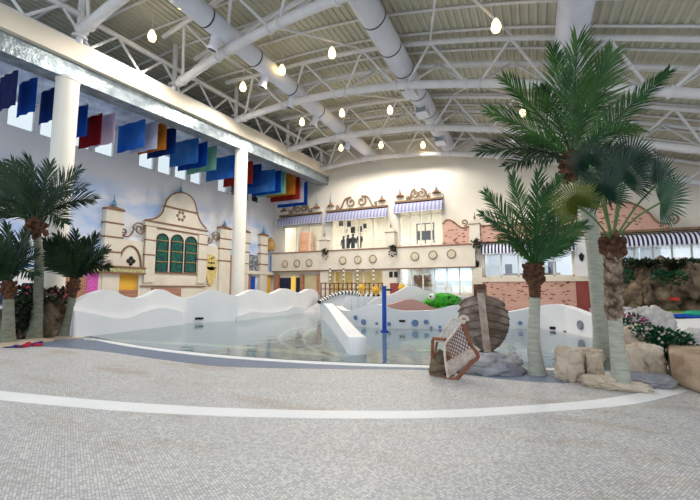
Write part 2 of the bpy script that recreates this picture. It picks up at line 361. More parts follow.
topL = [(74, 303), (78, 301.5), (90, 295), (105, 290), (115, 291), (125, 296), (138, 298), (148, 295), (158, 290), (165, 290), (175, 295), (187, 298), (200, 294), (211, 290), (222, 292), (231, 295), (238, 296), (246, 292.5), (254, 289.5), (262, 291), (270, 294), (278, 291), (284, 288.5), (292, 290), (300, 293), (309, 289), (315, 290), (318, 293)]
wl = wave_wall('wave_wall', planL, topL, .3, 'long white wave-topped wall along the far left side of the pool', 'wall')
planL2 = [(x+.16, y) for x, y in planL]
low1 = [(76, 311), (90, 313), (115, 318), (130, 317), (146, 311), (162, 308), (175, 310), (184, 313)]
low2 = [(238, 316), (252, 312), (268, 313), (285, 310.5), (293, 307), (304, 308.5), (313, 309)]
for l in (low1, low2): wave_wall('lower_wave_panel', planL2, l, .12, None, None, 'greywhite', parent=wl)
for px, py in ((197, 318.5), (201, 318.5), (255, 315.5), (302, 310)):
    P = on_plan(planL, px, py); MB().box((P.x-.02, P.y-.1, P.z-.05), (P.x+.06, P.y+.1, P.z+.05)).build('drain_slot', 'dark', wl)
gut = [on_plan(planL, x, 316) for x in (188, 236, 284)]
for (x0, x1) in ((238, 282), (287, 310)):
    a, b = on_plan(planL, x0, 318), on_plan(planL, x1, 314)
    MB().prism([(a.x, a.y, .02), (b.x, b.y, .02), (b.x+.04, b.y, .02), (a.x+.04, a.y, .02)], (0, 0, .2)).build('wall_kerb', 'portgrey', wl)
# divider wall leading to the camera
pd = [tuple(pZ(*p)[:2]) for p in [(329, 318), (337, 325), (350, 338), (366.5, 356)]]
wave_wall('divider_wall', pd, [(329, 306), (331.5, 303.5), (334, 305), (340, 311), (350, 322), (358, 330.5), (364, 336), (366.5, 337)], -.42,
          'low white divider wall in the pool running toward the camera', 'wall')
# wall with blue ports behind the pool
pcn = [tuple(pZ(*p)[:2]) for p in [(336, 321), (346, 326), (385, 329.5), (430, 329.5), (470, 331)]]
cw = wave_wall('port_wall', pcn, [(336, 306), (342, 310), (350, 310.6), (357, 308.5), (366, 305.5), (376, 304.6), (386, 306), (394, 309), (405, 311), (418, 311), (430, 310.5), (440, 308.5), (450, 306), (460, 305.2), (468, 305.5)], .3,
          'white wave-topped wall with blue round ports behind the blue pole', 'wall')
def port(plan, px, py, rp, m, par):
    P = on_plan(plan, px, py); r = rp*depth(P)/F
    e = [b for b in plan]; k = min(range(len(e)-1), key=lambda k: abs(V(e[k]).lerp(V(e[k+1]), .5).x-P.x)); dx, dy = e[k+1][0]-e[k][0], e[k+1][1]-e[k][1]; nn = V((dy, -dx, 0)).normalized()
    MB().tube([P-nn*.06, P+nn*.06], r, 18).build('port_disc', m, par, True)
for px, py, rp in ((356, 317.5, 2.2), (364, 322, 2.8), (377, 323.5, 1.3), (389, 324, 2), (415, 323, 3.4), (426, 322, 2.3), (431.5, 327.5, 1.1), (440, 327, 1.5)): port(pcn, px, py, rp, 'portblue', cw)
P = on_plan(pcn, 402, 321); MB().box((P.x-.12, P.y-.05, P.z-.04), (P.x+.12, P.y+.05, P.z+.04)).build('drain_slot', 'dark', cw)
pr = [tuple(pZ(*p)[:2]) for p in [(500, 329), (540, 329.5), (566, 332.5), (595, 338.5), (618, 345)]]
rw = wave_wall('port_wall', pr, [(500, 313), (512, 311.5), (525, 309), (538, 306), (548, 304.4), (556, 304.3), (566, 306.5), (578, 311), (590, 316), (602, 321), (618, 326)], .3,
          'white arched wave wall with a large grey port behind the palm trunks', 'wall')
for px, py, rp, m in ((520, 323, 2, 'portblue'), (581, 325, 4.6, 'portgrey'), (565.6, 332, 1.6, 'portgrey')): port(pr, px, py, rp, m, rw)
P = on_plan(pr, 554, 328); MB().box((P.x-.15, P.y-.05, P.z-.05), (P.x+.15, P.y+.05, P.z+.05)).build('drain_slot', 'dark', rw)
# walls further back on the island
def zplan(zc, xs): return [tuple(pc(x, 289, zc)[:2]) for x in xs]
pk = zplan(17.2, (380, 445))
wave_wall('pink_wave_wall', pk, [(384, 305), (392, 304), (400, 301.5), (408, 299.3), (416, 300), (424, 303), (432, 307), (440, 308.5)], .4, 'dusky pink wave-shaped low wall in front of the tallest white wave', 'wall', 'pinkwave')
pw = zplan(18.6, (366, 455))
wave_wall('crest_wave_wall', pw, [(368, 304), (375, 299), (383, 295.5), (392, 294), (399, 291), (406, 287), (412, 285.8), (418, 287), (426, 290.5), (436, 292.5), (450, 292.5)], .4, 'white wave-topped wall with the highest crest behind the pink wave', 'wall')
for i in range(5):
    a = pc(345+i*6.6, 297, 19.4+.0*i); b = pc(351.3+i*6.6, 297, 19.4)
    tag(MB().prism([(a.x, a.y, 0), (b.x, b.y, 0), (b.x, b.y+.15, 0), (a.x, a.y+.15, 0)], (0, 0, 1.22)).build('privacy_screen', 'greywhite'),
        '%s plain white upright panel from the left beside the pool channel' % ORD[i], 'panel', 'white panels by the channel')
# ------------------------------------------------------------------ shell: walls, aisle, roof
WX = -21.5; BY = 29.0
def wall_cells(name, axis, pos, th, rng, holes, m):
    us = sorted({rng[0], rng[1], *[h[0] for h in holes], *[h[1] for h in holes]}); vs = sorted({rng[2], rng[3], *[h[2] for h in holes], *[h[3] for h in holes]})
    mb = MB()
    for a, b in zip(us, us[1:]):
        for c, d in zip(vs, vs[1:]):
            u, v = (a+b)/2, (c+d)/2
            if any(h[0] < u < h[1] and h[2] < v < h[3] for h in holes): continue
            if axis == 'X': mb.box((pos-th, a, c), (pos, b, d))
            else: mb.box((a, pos, c), (b, pos+th, d))
    return struct(mb.build(name, m))
CZ0, CZ1 = 9.12, 10.5
cl = []
y = 3.4
while y < 28: cl.append((y, y+1.15)); y += 1.32
cl = [c for i, c in enumerate(cl) if i % 5 != 3]
wall_cells('wall_left', 'X', WX, .4, (1, 29.4, 0, 14.6), [(a, b, CZ0, CZ1) for a, b in cl], 'mural')
for i, (a, b) in enumerate(cl):
    f = MB()
    f.box((WX-.3, a, CZ0), (WX-.1, b, CZ0+.06)).box((WX-.3, a, CZ1-.06), (WX-.1, b, CZ1)).box((WX-.3, a, CZ0), (WX-.1, a+.05, CZ1)).box((WX-.3, b-.05, CZ0), (WX-.1, b, CZ1))
    f = struct(f.build('window_%d' % (i+1), 'steel')); MB().box((WX-.21, a+.05, CZ0+.06), (WX-.2, b-.05, CZ1-.06)).build('pane', 'glass', f)
zb_tab = [(-23, 11.3), (-15.5, 11.65), (-13, 11.82), (-11, 11.88), (-8.3, 11.75), (-6, 11.5), (-4, 11.15), (-2, 10.72), (0.3, 10.15), (3, 9.35), (5.7, 8.5), (9, 7.45), (14, 5.9)]
zsp = spline([V((a, 0, b)) for a, b in zb_tab], 6); zb_s = [(p.x, p.z) for p in zsp]
def zb(x): return interp(zb_s, x)
def zr(x): return zb(x) + 1.75 + (.35 if x < -12 else 0)*min(1, (-12-x)/3)
# corrugated deck
rows = []; prof = []
x = -22.0
while x < 13.6:
    for dx, dz in ((0, 0), (.11, 0), (.15, .07), (.26, .07)): prof.append((x+dx, dz))
    x += .30
rows = [[V((x, yy, zr(x)+dz)) for x, dz in prof] for yy in (2.5, 6, 10, 14, 18, 22, 26, 29.6)]
deck = MB().grid(rows)
deck.grid([[p + V((0, 0, .3)) for p in r] for r in rows])
ceil = struct(deck.build('ceiling', 'deck', fix=False))
y = 4.1
while y < 29:
    xs = [-21.5+1.0*i for i in range(35)]
    MB().tube([(x, y, zr(x)-.06) for x in xs], .055, 6).build('purlin', 'steel', ceil, True); y += 1.46
# aisle ceiling, beam, columns
bt = lambda y: 10.98 + (y-6)*.05
def slopebox(x0, x1, y0, y1, zo0, zo1):
    return MB().add([(x0, y0, bt(y0)+zo0), (x1, y0, bt(y0)+zo0), (x1, y1, bt(y1)+zo0), (x0, y1, bt(y1)+zo0), (x0, y0, bt(y0)+zo1), (x1, y0, bt(y0)+zo1), (x1, y1, bt(y1)+zo1), (x0, y1, bt(y1)+zo1)],
        [(0,3,2,1),(4,5,6,7),(0,1,5,4),(1,2,6,5),(2,3,7,6),(3,0,4,7)])
bm_ = struct(slopebox(-16.1, -15.5, 1, 29, -.74, 0).build('beam', 'fascia'))
slopebox(-16.5, -15.72, 1, 29, -1.45, -.74).build('beam_soffit_duct', 'foil', bm_)
struct(slopebox(-21.5, -16.1, 1, 29, -.55, -.3).build('ceiling_aisle', 'aisleceil'))
for i, (xp, ys) in enumerate(((56.5, 230), (239.6, 220))):
    P = pX(xp, ys, -15.95); top = bt(P.y)-1.4; zz = 0
    c = MB().lathe((-15.95, P.y, 0), [(.44, 0), (.44, .2), (.385, .25), (.385, top-.12), (.41, top-.1), (.41, top)], 28)
    struct(c.build('column_%s' % ('near', 'far')[i], 'col', None, True))
# back wall with openings
zr_ = lambda p: round(p, 2)
def Xb(px, py=260): return pY(px, py, BY).x
def Zb(px, py): return pY(px, py, BY).z
bays = [(283.5, 322, 4.78, 7.25), (331, 388, 4.9, 7.55), (399, 443, 4.98, 8.0)]
holes = []
for a, b, z0, z1 in bays: holes.append((Xb(a, 240), Xb(b, 240), z0, z1))
low = [(324, 384, 1.25, 3.15), (399, 473, 1.25, 3.3)]
for a, b, z0, z1 in low: holes.append((Xb(a, 280), Xb(b, 280), z0, z1))
rwin = [(484, 574, 2.45, 4.5), (599, 760, 2.2, 4.6)]
for a, b, z0, z1 in rwin: holes.append((Xb(a, 265), Xb(b, 265), z0, z1))
wall_cells('wall_back', 'Y', BY, .35, (-22, 15, 0, 14.6), holes, 'wallcream')
# glazing (each opening one window: frame + panes)
wn = len(cl)
for i, (x0, x1, z0, z1) in enumerate(holes):
    wn += 1; n = (3, 4, 4, 6, 6, 5, 8)[i]; f = MB(); t = .045
    f.box((x0, BY+.1, z0), (x1, BY+.22, z0+.09)).box((x0, BY+.1, z1-.09), (x1, BY+.22, z1))
    for k in range(n+1):
        xx = x0+.05 + (x1-x0-.1)*k/n; f.box((xx-t, BY+.1, z0), (xx+t, BY+.22, z1))
    f = struct(f.build('window_%d' % wn, 'col'))
    MB().box((x0, BY+.155, z0), (x1, BY+.165, z1)).build('pane', 'shopglass' if i > 3 else 'glass', f)
# rooms behind the openings
def room(nm, x0, x1, z0, z1, y1, m, lamps, power, col=(1, .97, .92)):
    mb = MB(); t = .15
    mb.box((x0-t, BY+.35, z0-t), (x1+t, y1+t, z0)).box((x0-t, BY+.35, z1), (x1+t, y1+t, z1+t)).box((x0-t, y1, z0), (x1+t, y1+t, z1)).box((x0-t, BY+.35, z0), (x0, y1, z1)).box((x1, BY+.35, z0), (x1+t, y1, z1))
    struct(mb.build('wall_'+nm, m))
    for k in range(lamps):
        xx = x0 + (x1-x0)*(k+.5)/lamps
        pl = tag(MB().box((xx-.5, BY+1.2, z1-.06), (xx+.5, BY+2.2, z1)).build('ceiling_panel_lamp', 'roomlamp'), '%s flat ceiling lamp from the left in the %s' % (ORD[k], nm.replace('_', ' ')), 'lamp', 'ceiling lamps of the '+nm.replace('_', ' '))
        ld = bpy.data.lights.new('room_light', 'AREA'); ld.energy = power; ld.size = 1; ld.color = col
        lo = bpy.data.objects.new('room_light', ld); lo.location = (xx, BY+1.7, z1-.12); C.objects.link(lo)
room('upper_room', -21.2, -5.0, 4.45, 8.3, 33.5, 'warm', 5, 70)
room('lower_lobby', -18.2, -9.9, 1.1, 3.5, 33.5, 'lobby', 3, 22, (1, .85, .55))
room('lower_shop', -9.4, -3.4, 1.1, 3.5, 33.0, 'warm', 3, 28, (.9, .95, 1))
room('side_hall', -3.1, 14.5, 1.9, 5.0, 33.0, 'white', 5, 38, (.88, .95, 1))

# ------------------------------------------------------------------ roof trusses
def seg(name, a, b, r, m, par, n=6): return MB().tube([a, b], r, n).build(name, m, par, True)
def truss(label, x0, y0, x1, y1, detail=True):
    t = thing('roof_truss', label, 'truss', (x0, y0, zb(x0)), 'curved tube trusses under the roof')
    Y = lambda x: y0 + (y1-y0)*(x-x0)/(x1-x0)
    n = int((x1-x0)/.8); xs = [x0+(x1-x0)*i/n for i in range(n+1)]
    MB().tube([(x, Y(x), zb(x)) for x in xs], .19, 12).build('bottom_chord', 'steel', t, True)
    for s in (-.95, .95): MB().tube([(x, Y(x)+s, zr(x)-.28) for x in xs], .11, 8).build('top_chord', 'steel', t, True)
    bx = []; x = -15.2
    while x < x1-1: bx.append(x); x += 3.3
    for k, x in enumerate(bx):
        for e in (-.28, .28):
            xx = x+e; a = V((xx, Y(xx), zb(xx)))
            if xx > x0: 
                d = V((1, (y1-y0)/(x1-x0), (zb(xx+.1)-zb(xx-.1))/.2)).normalized()
                MB().tube([a-d*.05, a+d*.05], .25, 12).build('clamp_collar', 'steel', t, True)
            for s in (-.95, .95):
                tx = x + (1.65 if e > 0 else -1.65)
                if x0 < tx < x1: seg('web_brace', a, V((tx, Y(tx)+s, zr(tx)-.28)), .065, 'steel', t)
    return t
truss('first curved white tube truss over the near end, crossing the top left corner', -15.5, 8.3, 6, 6.0)
truss('second curved white tube truss crossing in front of the thin left duct', -15.3, 12.7, 6, 8.6)
truss('third curved white tube truss spanning behind the palm tops', -15.5, 17.1, 13, 17.1)
truss('fourth curved white tube truss just before the cream end wall', -15.5, 22.5, 13, 22.5)
truss('last curved white tube truss close against the cream end wall', -15.5, 27.4, 13, 27.4)
# longitudinal edge truss over the beam
et = thing('edge_truss', 'white zigzag tube truss standing along the top of the cream beam', 'truss', (-15.6, 5, bt(5)))
ez = lambda y: bt(y)+1.2
MB().tube([(-15.6, y, ez(y)) for y in range(4, 30)], .12, 8).build('top_chord', 'steel', et, True)
MB().tube([(-15.6, y, bt(y)+.06) for y in range(4, 30)], .06, 8).build('bottom_chord', 'steel', et, True)
y = 4.3; k = 0
while y < 28:
    seg('web_brace', (-15.6, y, bt(y)+.06 if k % 2 == 0 else ez(y)), (-15.6, y+1.1, bt(y+1.1)+.06 if k % 2 else ez(y+1.1)), .06, 'steel', et); y += 1.1; k += 1
for yy in (8.3, 12.7, 17.1, 22.5, 27.4):
    seg('post', (-15.6, yy, bt(yy)), (-15.6, yy, zr(-15.6)), .12, 'steel', et, 12)
    MB().tube([(-15.6, yy, bt(yy)+.25), (-15.6, yy, bt(yy)+.33)], .27, 12).build('flange', 'steel', et, True)
# slender tie rods between trusses
ties = [((-11.9, 12.1), (-13.5, 16)), ((-8.6, 11.5), (-7, 16)), ((-2, 17.1), (-3.6, 21.4)), ((-11.9, 17.1), (-13.5, 21.4)), ((-8.6, 17.1), (-7, 21.4)), ((-2, 17.1), (-.3, 21.4)), ((-2, 10.2), (-.3, 16)), ((4.6, 17.1), (4.6, 21.5)), ((-2, 10.2), (-3.6, 16)),
        ((-2, 22.5), (-3.6, 26.4)), ((-8.6, 22.5), (-7, 26.4)), ((-2, 22.5), (-.3, 26.4))]
tn = ['in front of the thin left duct, near truss', 'beside the wide middle duct, near truss', 'right of the wide middle duct, behind the long truss', 'left of the thin left duct, behind the long truss', 'between the two ducts, behind the long truss',
      'behind the long truss, centre of the roof', 'in the middle of the roof, before the long truss', 'on the right, behind the palm tops', 'right of the wide duct, before the long truss', 'at the cream wall, right of the wide duct', 'at the cream wall, between the ducts', 'at the cream wall, by the roof centre']
for (a, b), n_ in zip(ties, tn):
    tag(seg('tie_rod', V((a[0], a[1], zb(a[0]))), V((b[0], b[1], zr(b[0])-.25)), .05, 'steel', None), 'slender white tie rod '+n_, 'rod', 'slender roof tie rods')
# ------------------------------------------------------------------ ducts
def duct(label, X, z, r, y0, y1, seams, kind):
    t = thing('air_duct', label, 'duct', (X, y0, z), 'round white air ducts')
    MB().tube([(X, y0, z), (X, y1, z)], r, 28).build('duct_pipe', 'duct', t, True)
    for s in seams: MB().tube([(X, s-.035, z), (X, s+.035, z)], r+.012, 28).build('seam_ring', 'seam', t, True)
    return t
d1 = duct('thin round white duct with small nozzles on the left of the roof', -11.35, 12.45, .43, 5, 28.9, [10.6, 13.6, 16.6, 19.6, 22.6], 0)
for yy in (11.3, 14.6, 17.0, 19.6, 24.2):
    a = V((-11.5, yy, 12.1)); d = V((-.35, 0, -.94)).normalized()
    n_ = MB().tube([a, a+d*.55], .19, 14).build('nozzle', 'duct', d1, True)
    MB().tube([a+d*.5, a+d*.58], .235, 14).build('nozzle_ring', 'duct', n_, True); MB().tube([a+d*.56, a+d*.585], .17, 14).build('nozzle_mouth', 'seam', n_, True)
d2 = duct('wide round white duct in the middle with square vents', -5.2, 12.25, .51, 5, 28.9, [11.2, 13.2, 15.2, 17.1, 19.6, 22], 0)
for yy in (18.3, 20.9, 25.6):
    b = MB().box((-5.55, yy-.5, 11.45), (-4.9, yy+.4, 11.95)).build('vent_box', 'duct', d2); MB().box((-5.5, yy-.52, 11.5), (-4.95, yy-.5, 11.85)).build('vent_grille', 'foil', b)
duct('wide round white duct behind the tallest palm on the right', 1.63, 10.5, .53, 8, 28.9, [11.5, 15.3, 19], 0)
# ------------------------------------------------------------------ lamps
lamps = [(152, 36), (181, 3), (243, 87), (282, 70), (302, 122), (332, 53), (341, 148), (342, 113), (381, 145), (390, 110), (423, 145), (496, 26), (523, 112)]
for i, (px, py) in enumerate(lamps):
    z = 11.45 if px < 450 else 10.7
    if py > 140: z = 11.3
    for _ in range(12): P = pZ(px, py, z); z = .5*z + .5*(zr(P.x)-1.35)
    top = zr(P.x)-.02
    t = thing('pendant_lamp', '%s lit pendant lamp from the left under the roof' % ORD[i], 'lamp', (P.x, P.y, P.z-.2), 'lit pendant lamps under the roof')
    MB().lathe(P, [(.02, -.24), (.12, -.2), (.17, -.08), (.155, .05), (.09, .2), (.05, .26)], 14).build('bulb', 'bulb', t, 'all')
    MB().lathe(P, [(.055, .25), (.065, .3), (.03, .36), (.012, .38), (.012, top-P.z)], 8).build('cap_and_cord', 'steel', t, True)
    ld = bpy.data.lights.new('lamp_light', 'SPOT'); ld.spot_size = math.radians(165); ld.spot_blend = .35; ld.energy = 400; ld.color = (1, .94, .85); ld.shadow_soft_size = .3
    lo = bpy.data.objects.new('lamp_light', ld); lo.location = (P.x, P.y, P.z-.5); C.objects.link(lo)
# ------------------------------------------------------------------ hanging banners
bcol = {'navy': ((52, 62, 120), (36, 46, 104)), 'blue': ((22, 96, 196), (14, 76, 170)), 'red': ((150, 20, 36), (124, 14, 28)), 'pale lilac': ((224, 216, 232), (206, 198, 220)), 'white': ((222, 224, 240), (206, 210, 230)),
        'orange': ((216, 148, 52), (196, 126, 40)), 'light blue': ((90, 156, 220), (52, 124, 204)), 'green': ((150, 204, 186), (120, 182, 168)), 'bright blue': ((30, 110, 208), (70, 140, 214)), 'rust red': ((176, 58, 40), (150, 44, 32)), 'deep blue': ((18, 70, 150), (12, 56, 130))}
for k, (a, b) in bcol.items(): M['ban_'+k] = cloth('banner_'+k.replace(' ', '_'), a, b, .5, .9)
seq = [(15, 'navy'), (34, 'blue'), (57, 'deep blue'), (87, 'blue'), (102, 'red'), (115, 'pale lilac'), (144, 'bright blue'), (156, 'white'), (165, 'orange'), (175, 'deep blue'), (198, 'light blue'), (207, 'blue'), (216, 'green'), (235, 'bright blue'),
       (252, 'rust red'), (261, 'deep blue'), (275, 'light blue'), (281, 'blue'), (285.5, 'green'), (295, 'orange'), (299.5, 'rust red'), (303.5, 'white'), (307.5, 'blue')]
for i, (px, c) in enumerate(seq):
    yy = pX(px, 107+(px-34)*.355, -16.85).y; xl = -16.85 - interp([(0, 1.2), (3, 1.4), (6, 2.0), (13, 2.5), (22, 3.05)], i)
    z0 = interp([(0, 8.3), (2, 8.35), (3, 8.1), (4, 7.95), (6, 8.5), (8, 8.8), (13, 8.7), (18, 8.9), (19, 9.15), (20, 8.9), (22, 8.68)], i); z1 = z0 + interp([(0, 1.35), (13, 1.5), (22, 2.0)], i)
    t = thing('hanging_banner', '%s cloth banner, %s from the left in the row under the aisle ceiling' % (c, ORD[i]), 'banner', ((xl-16.85)/2, yy, z1+.05), 'coloured banners under the aisle ceiling')
    n = 10; rows = []
    for s in (-.012, .012): rows.append([[V((xl + (-16.85-xl)*j/n, yy + s + .035*math.sin(j*1.3+i), z)) for j in range(n+1)] for z in (z0, (z0+z1)/2, z1)])
    mb = MB().grid(rows[0]).grid(rows[1]); mb.grid([rows[0][0], rows[1][0]]); mb.grid([rows[0][-1], rows[1][-1]])
    mb.build('cloth', 'ban_'+c, t, True)
    MB().tube([(xl, yy, z1+.02), (-16.85, yy, z1+.02)], .025, 6).build('rod', 'steel', t, True)
    for xx in (xl+.15, -17.0): MB().tube([(xx, yy, z1+.02), (xx, yy, bt(yy)-.54)], .008, 4).build('cord', 'steel', t, True)
# ------------------------------------------------------------------ left palace facade (stands against the mural wall)
FX = -21.25
def L_(px, py): p = pX(px, py, FX); return p.y, p.z
def lbox(name, a, b, z0, z1, d0, d1, m, par):   # a,b are Y; d0,d1 offsets in front of FX
    d0 = max(d0, -.24); d1 = max(d1, d0+.08)
    return MB().box((FX+d0, a, z0), (FX+d1, b, z1)).build(name, m, par)
def finial(name, c, s, par=None, label=None, group=None):
    t = thing(name, label, 'finial', c, group) if label else None
    p = t or par
    MB().lathe(c, [(.42*s, 0), (.45*s, .06*s), (.3*s, .12*s), (.12*s, .3*s), (.1*s, .36*s)], 4).build('finial_base', 'trim', p)
    MB().lathe(V(c)+V((0, 0, .36*s)), [(.05*s, 0), (.11*s, .1*s), (.05*s, .22*s), (.035*s, .3*s), (.07*s, .36*s), (.03*s, .45*s), (.008*s, 1.1*s)], 8).build('spike', 'finialblue', p, True)
def tower(label, px0, px1, ytop, yfin, bands):
    mid = (px0+px1)/2; y0, _ = L_(px0, 245); y1, _ = L_(px1, 245); zt = L_(mid, ytop)[1]
    t = thing('facade_tower', label, 'tower', (FX, (y0+y1)/2, 0), 'cream towers of the painted palace front')
    MB().box((WX+.01, y0, 0), (FX+.08, y1, zt)).build('tower_body', 'sandstone', t)
    for b in bands:
        z = L_(mid, b)[1]; lbox('trim_band', y0-.07, y1+.07, z-.04, z+.04, -.24, .12, 'trim', t)
    c = V((FX-.06, (y0+y1)/2, zt))
    MB().add([(WX+.01, y0-.06, zt), (FX+.16, y0-.06, zt), (FX+.16, y1+.06, zt), (WX+.01, y1+.06, zt), (WX+.01, y0-.06, zt+.1), (FX+.16, y0-.06, zt+.1), (FX+.16, y1+.06, zt+.1), (WX+.01, y1+.06, zt+.1), (c.x-.06, c.y-.12, zt+.24), (c.x+.06, c.y-.12, zt+.24), (c.x+.06, c.y+.12, zt+.24), (c.x-.06, c.y+.12, zt+.24)],
             [(0,3,2,1),(0,1,5,4),(1,2,6,5),(2,3,7,6),(3,0,4,7),(4,5,9,8),(5,6,10,9),(6,7,11,10),(7,4,8,11),(8,9,10,11)]).build('cap', 'trim', t)
    hf = L_(mid, yfin)[1]-zt-.24
    MB().lathe((c.x, c.y, zt+.24), [(.08, 0), (.15, .12*hf), (.06, .3*hf), (.1, .42*hf), (.04, .5*hf), (.01, hf)], 8).build('finial', 'finialblue', t, True)
tower('leftmost cream tower with brown bands and blue finial', 103.6, 120.6, 210, 193, (223, 237, 252, 266.5))
tower('slim cream tower just left of the far white column', 219.3, 230, 229, 217, (239, 249, 261))
tower('cream tower half hidden behind the far white column', 241, 248.6, 232.5, 221, (243, 252, 263.5))
tower('last cream tower nearest the end wall corner', 260.3, 267.3, 236, 225, (245.5, 254, 264.5))
# gable
g = thing('palace_facade', 'cream arched gable front with three green arched windows', 'facade', (FX, L_(175, 280)[0], 0))
outl = [(144.2, 300), (144.2, 219.5), (150, 219), (156, 217), (160.5, 212), (162.5, 205), (164.5, 199.5), (168.5, 195), (174, 192.3), (180, 192), (186, 194.3), (190.5, 198.5), (193.5, 204), (195.3, 211), (197.5, 218), (201, 224), (205.5, 228.5), (205.5, 300)]
def ytrue(px): return L_(px, 245)[0]
pts = []
for px, py in outl:
    yy, z = ytrue(px), L_(px, py)[1]
    if py == 300: z = 0
    pts.append((WX+.02, yy, z))
MB().prism(pts, (FX-WX, 0, 0)).build('gable_wall', 'sandstone', g)
edge = spline([V((FX+.03, p[1], p[2])) for p in pts[1:-1]], 3)
MB().tube(edge, .05, 6).build('gable_moulding', 'trim', g, True)
for (a, ya), (b, yb) in (((162, 206), (195.5, 212.5)), ((144, 220.5), (206, 230.5)), ((144, 226), (206, 235.5)), ((142.5, 272), (206, 274.5)), ((142.5, 286), (206, 286.5))):
    z = (L_(a, ya)[1] + L_(b, yb)[1])/2; lbox('trim_band', ytrue(a)-.05, ytrue(b)+.05, z-.04, z+.04, -.05, .12, 'trim', g)
for px0, px1 in ((144.2, 154.5), (197.5, 206)):
    lbox('pilaster', ytrue(px0), ytrue(px1), 2.0, L_(px0, 226)[1] if px0 < 150 else L_(px1, 236)[1], -.02, .14, 'sandstone', g)
    for yv in (239.5, 254.5):
        z = L_(px0, yv)[1] if px0 < 150 else L_(px1, yv+5.5)[1]; lbox('trim_band', ytrue(px0)-.04, ytrue(px1)+.04, z-.035, z+.035, -.02, .18, 'trim', g)
for px0, px1, yt in ((156, 167.5, 234), (170.8, 182.4, 235), (185, 196, 237)):
    y0, y1 = ytrue(px0), ytrue(px1); z0 = L_(px0, 272)[1]; zt = L_((px0+px1)/2, yt)[1]; r = (y1-y0)/2; c = (y0+y1)/2
    arc = [(c-r*math.cos(a), zt-r+r*math.sin(a)) for a in [math.pi*k/12 for k in range(13)]]
    prof = [(y0, z0)] + arc + [(y1, z0)]
    wpt = MB().prism([(FX+.01, a, b) for a, b in prof], (.05, 0, 0)).build('arched_window', 'stained', g)
    MB().tube([(FX+.06, a, b) for a, b in prof], .05, 6, closed=True).build('window_frame', 'dark', wpt, True)
    for k in (1, 2, 3):
        zz = z0 + (zt-r-z0)*k/3; lbox('glazing_bar', y0, y1, zz-.02, zz+.02, .05, .09, 'gold', wpt)
tz_ = max(p[2] for p in pts); MB().lathe((FX-.1, ytrue(179.5), tz_-.02), [(.08, 0), (.15, .12), (.06, .22), (.09, .32), (.03, .4), (.01, .85)], 8).build('finial', 'finialblue', g, True)
# plaster emblem (a simple flower) on the gable
c = V((FX+.02, ytrue(179.5), L_(179.5, 216)[1])); mb = MB()
for k in range(6):
    a = k*math.pi/3; mb.ico(c + V((0, math.cos(a)*.27, math.sin(a)*.27)), (.05, .13, .13), 1)
mb.build('flower_emblem', 'scroll', g, True)
# left bay: arch panel, frieze, niche
bayp = thing('facade_bay', 'cream facade bay with blind arch, floral frieze and yellow niche', 'facade', (FX, ytrue(130), 0))
y0, y1 = ytrue(89.5), ytrue(144); zf0, zf1 = L_(118, 273)[1], L_(118, 267)[1]
lbox('bay_wall', ytrue(120.6), y1, zf1, L_(130, 240)[1], -.5, -.03, 'sandstone', bayp)
lbox('floral_frieze', ytrue(92), y1, zf0, zf1, -.3, .25, mat('floral_frieze', (214, 206, 160), (150, 150, 96), 9, .8), bayp)
for z in (zf0, zf1): lbox('trim_band', ytrue(92)-.05, y1, z-.05, z+.05, -.3, .32, 'trim', bayp)
r = (ytrue(142)-ytrue(119.5))/2; c = V((FX, (ytrue(142)+ytrue(119.5))/2, zf1))
MB().tube([(FX, c.y-r*math.cos(a), c.z+.03+(L_(131, 246.5)[1]-c.z)*math.sin(a)) for a in [math.pi*k/16 for k in range(17)]], .06, 6).build('blind_arch', 'trim', bayp, True)
mb = MB(); e = V((FX, ytrue(132), L_(132, 261)[1]))
for dy, dz in ((0, .16), (0, -.16), (.16, 0), (-.16, 0)): mb.ico(e+V((0, dy, dz)), (.06, .14, .14), 1)
mb.build('quatrefoil', 'dark', bayp, True)
lbox('bay_base', ytrue(100), ytrue(117), 0, zf0, -.4, .02, 'sandstone', bayp); lbox('bay_base', ytrue(140.5), y1, 0, zf0, -.4, .02, 'sandstone', bayp)
lbox('yellow_niche', ytrue(117), ytrue(140.5), 1.2, zf0, -.5, -.35, 'yellow', bayp)
lbox('niche_brick', ytrue(117), ytrue(140.5), 0, L_(128, 290)[1], -.35, -.02, 'brickY', bayp)
tag(lbox('patterned_screen', ytrue(89), ytrue(100), 0, L_(95, 273)[1]-.02, -.3, .05, 'pink', None), 'magenta patterned panel beside the brick at the left wall', 'panel')
tag(lbox('brick_wall', ytrue(60), ytrue(89), 0, L_(75, 276)[1], -.3, .03, 'brickY', None), 'red brick wall panel left of the magenta panel', 'brick panel')
tag(lbox('brick_wall', ytrue(153), ytrue(181), 0, L_(165, 287)[1]-.08, .0, .2, 'brickY', None), 'low red brick panel below the green arched windows', 'brick panel')
tag(lbox('brick_wall', ytrue(230.4), ytrue(240), 0, L_(232, 255)[1], -.55, -.02, 'brickY', None), 'narrow tall red brick panel left of the far column', 'brick panel')
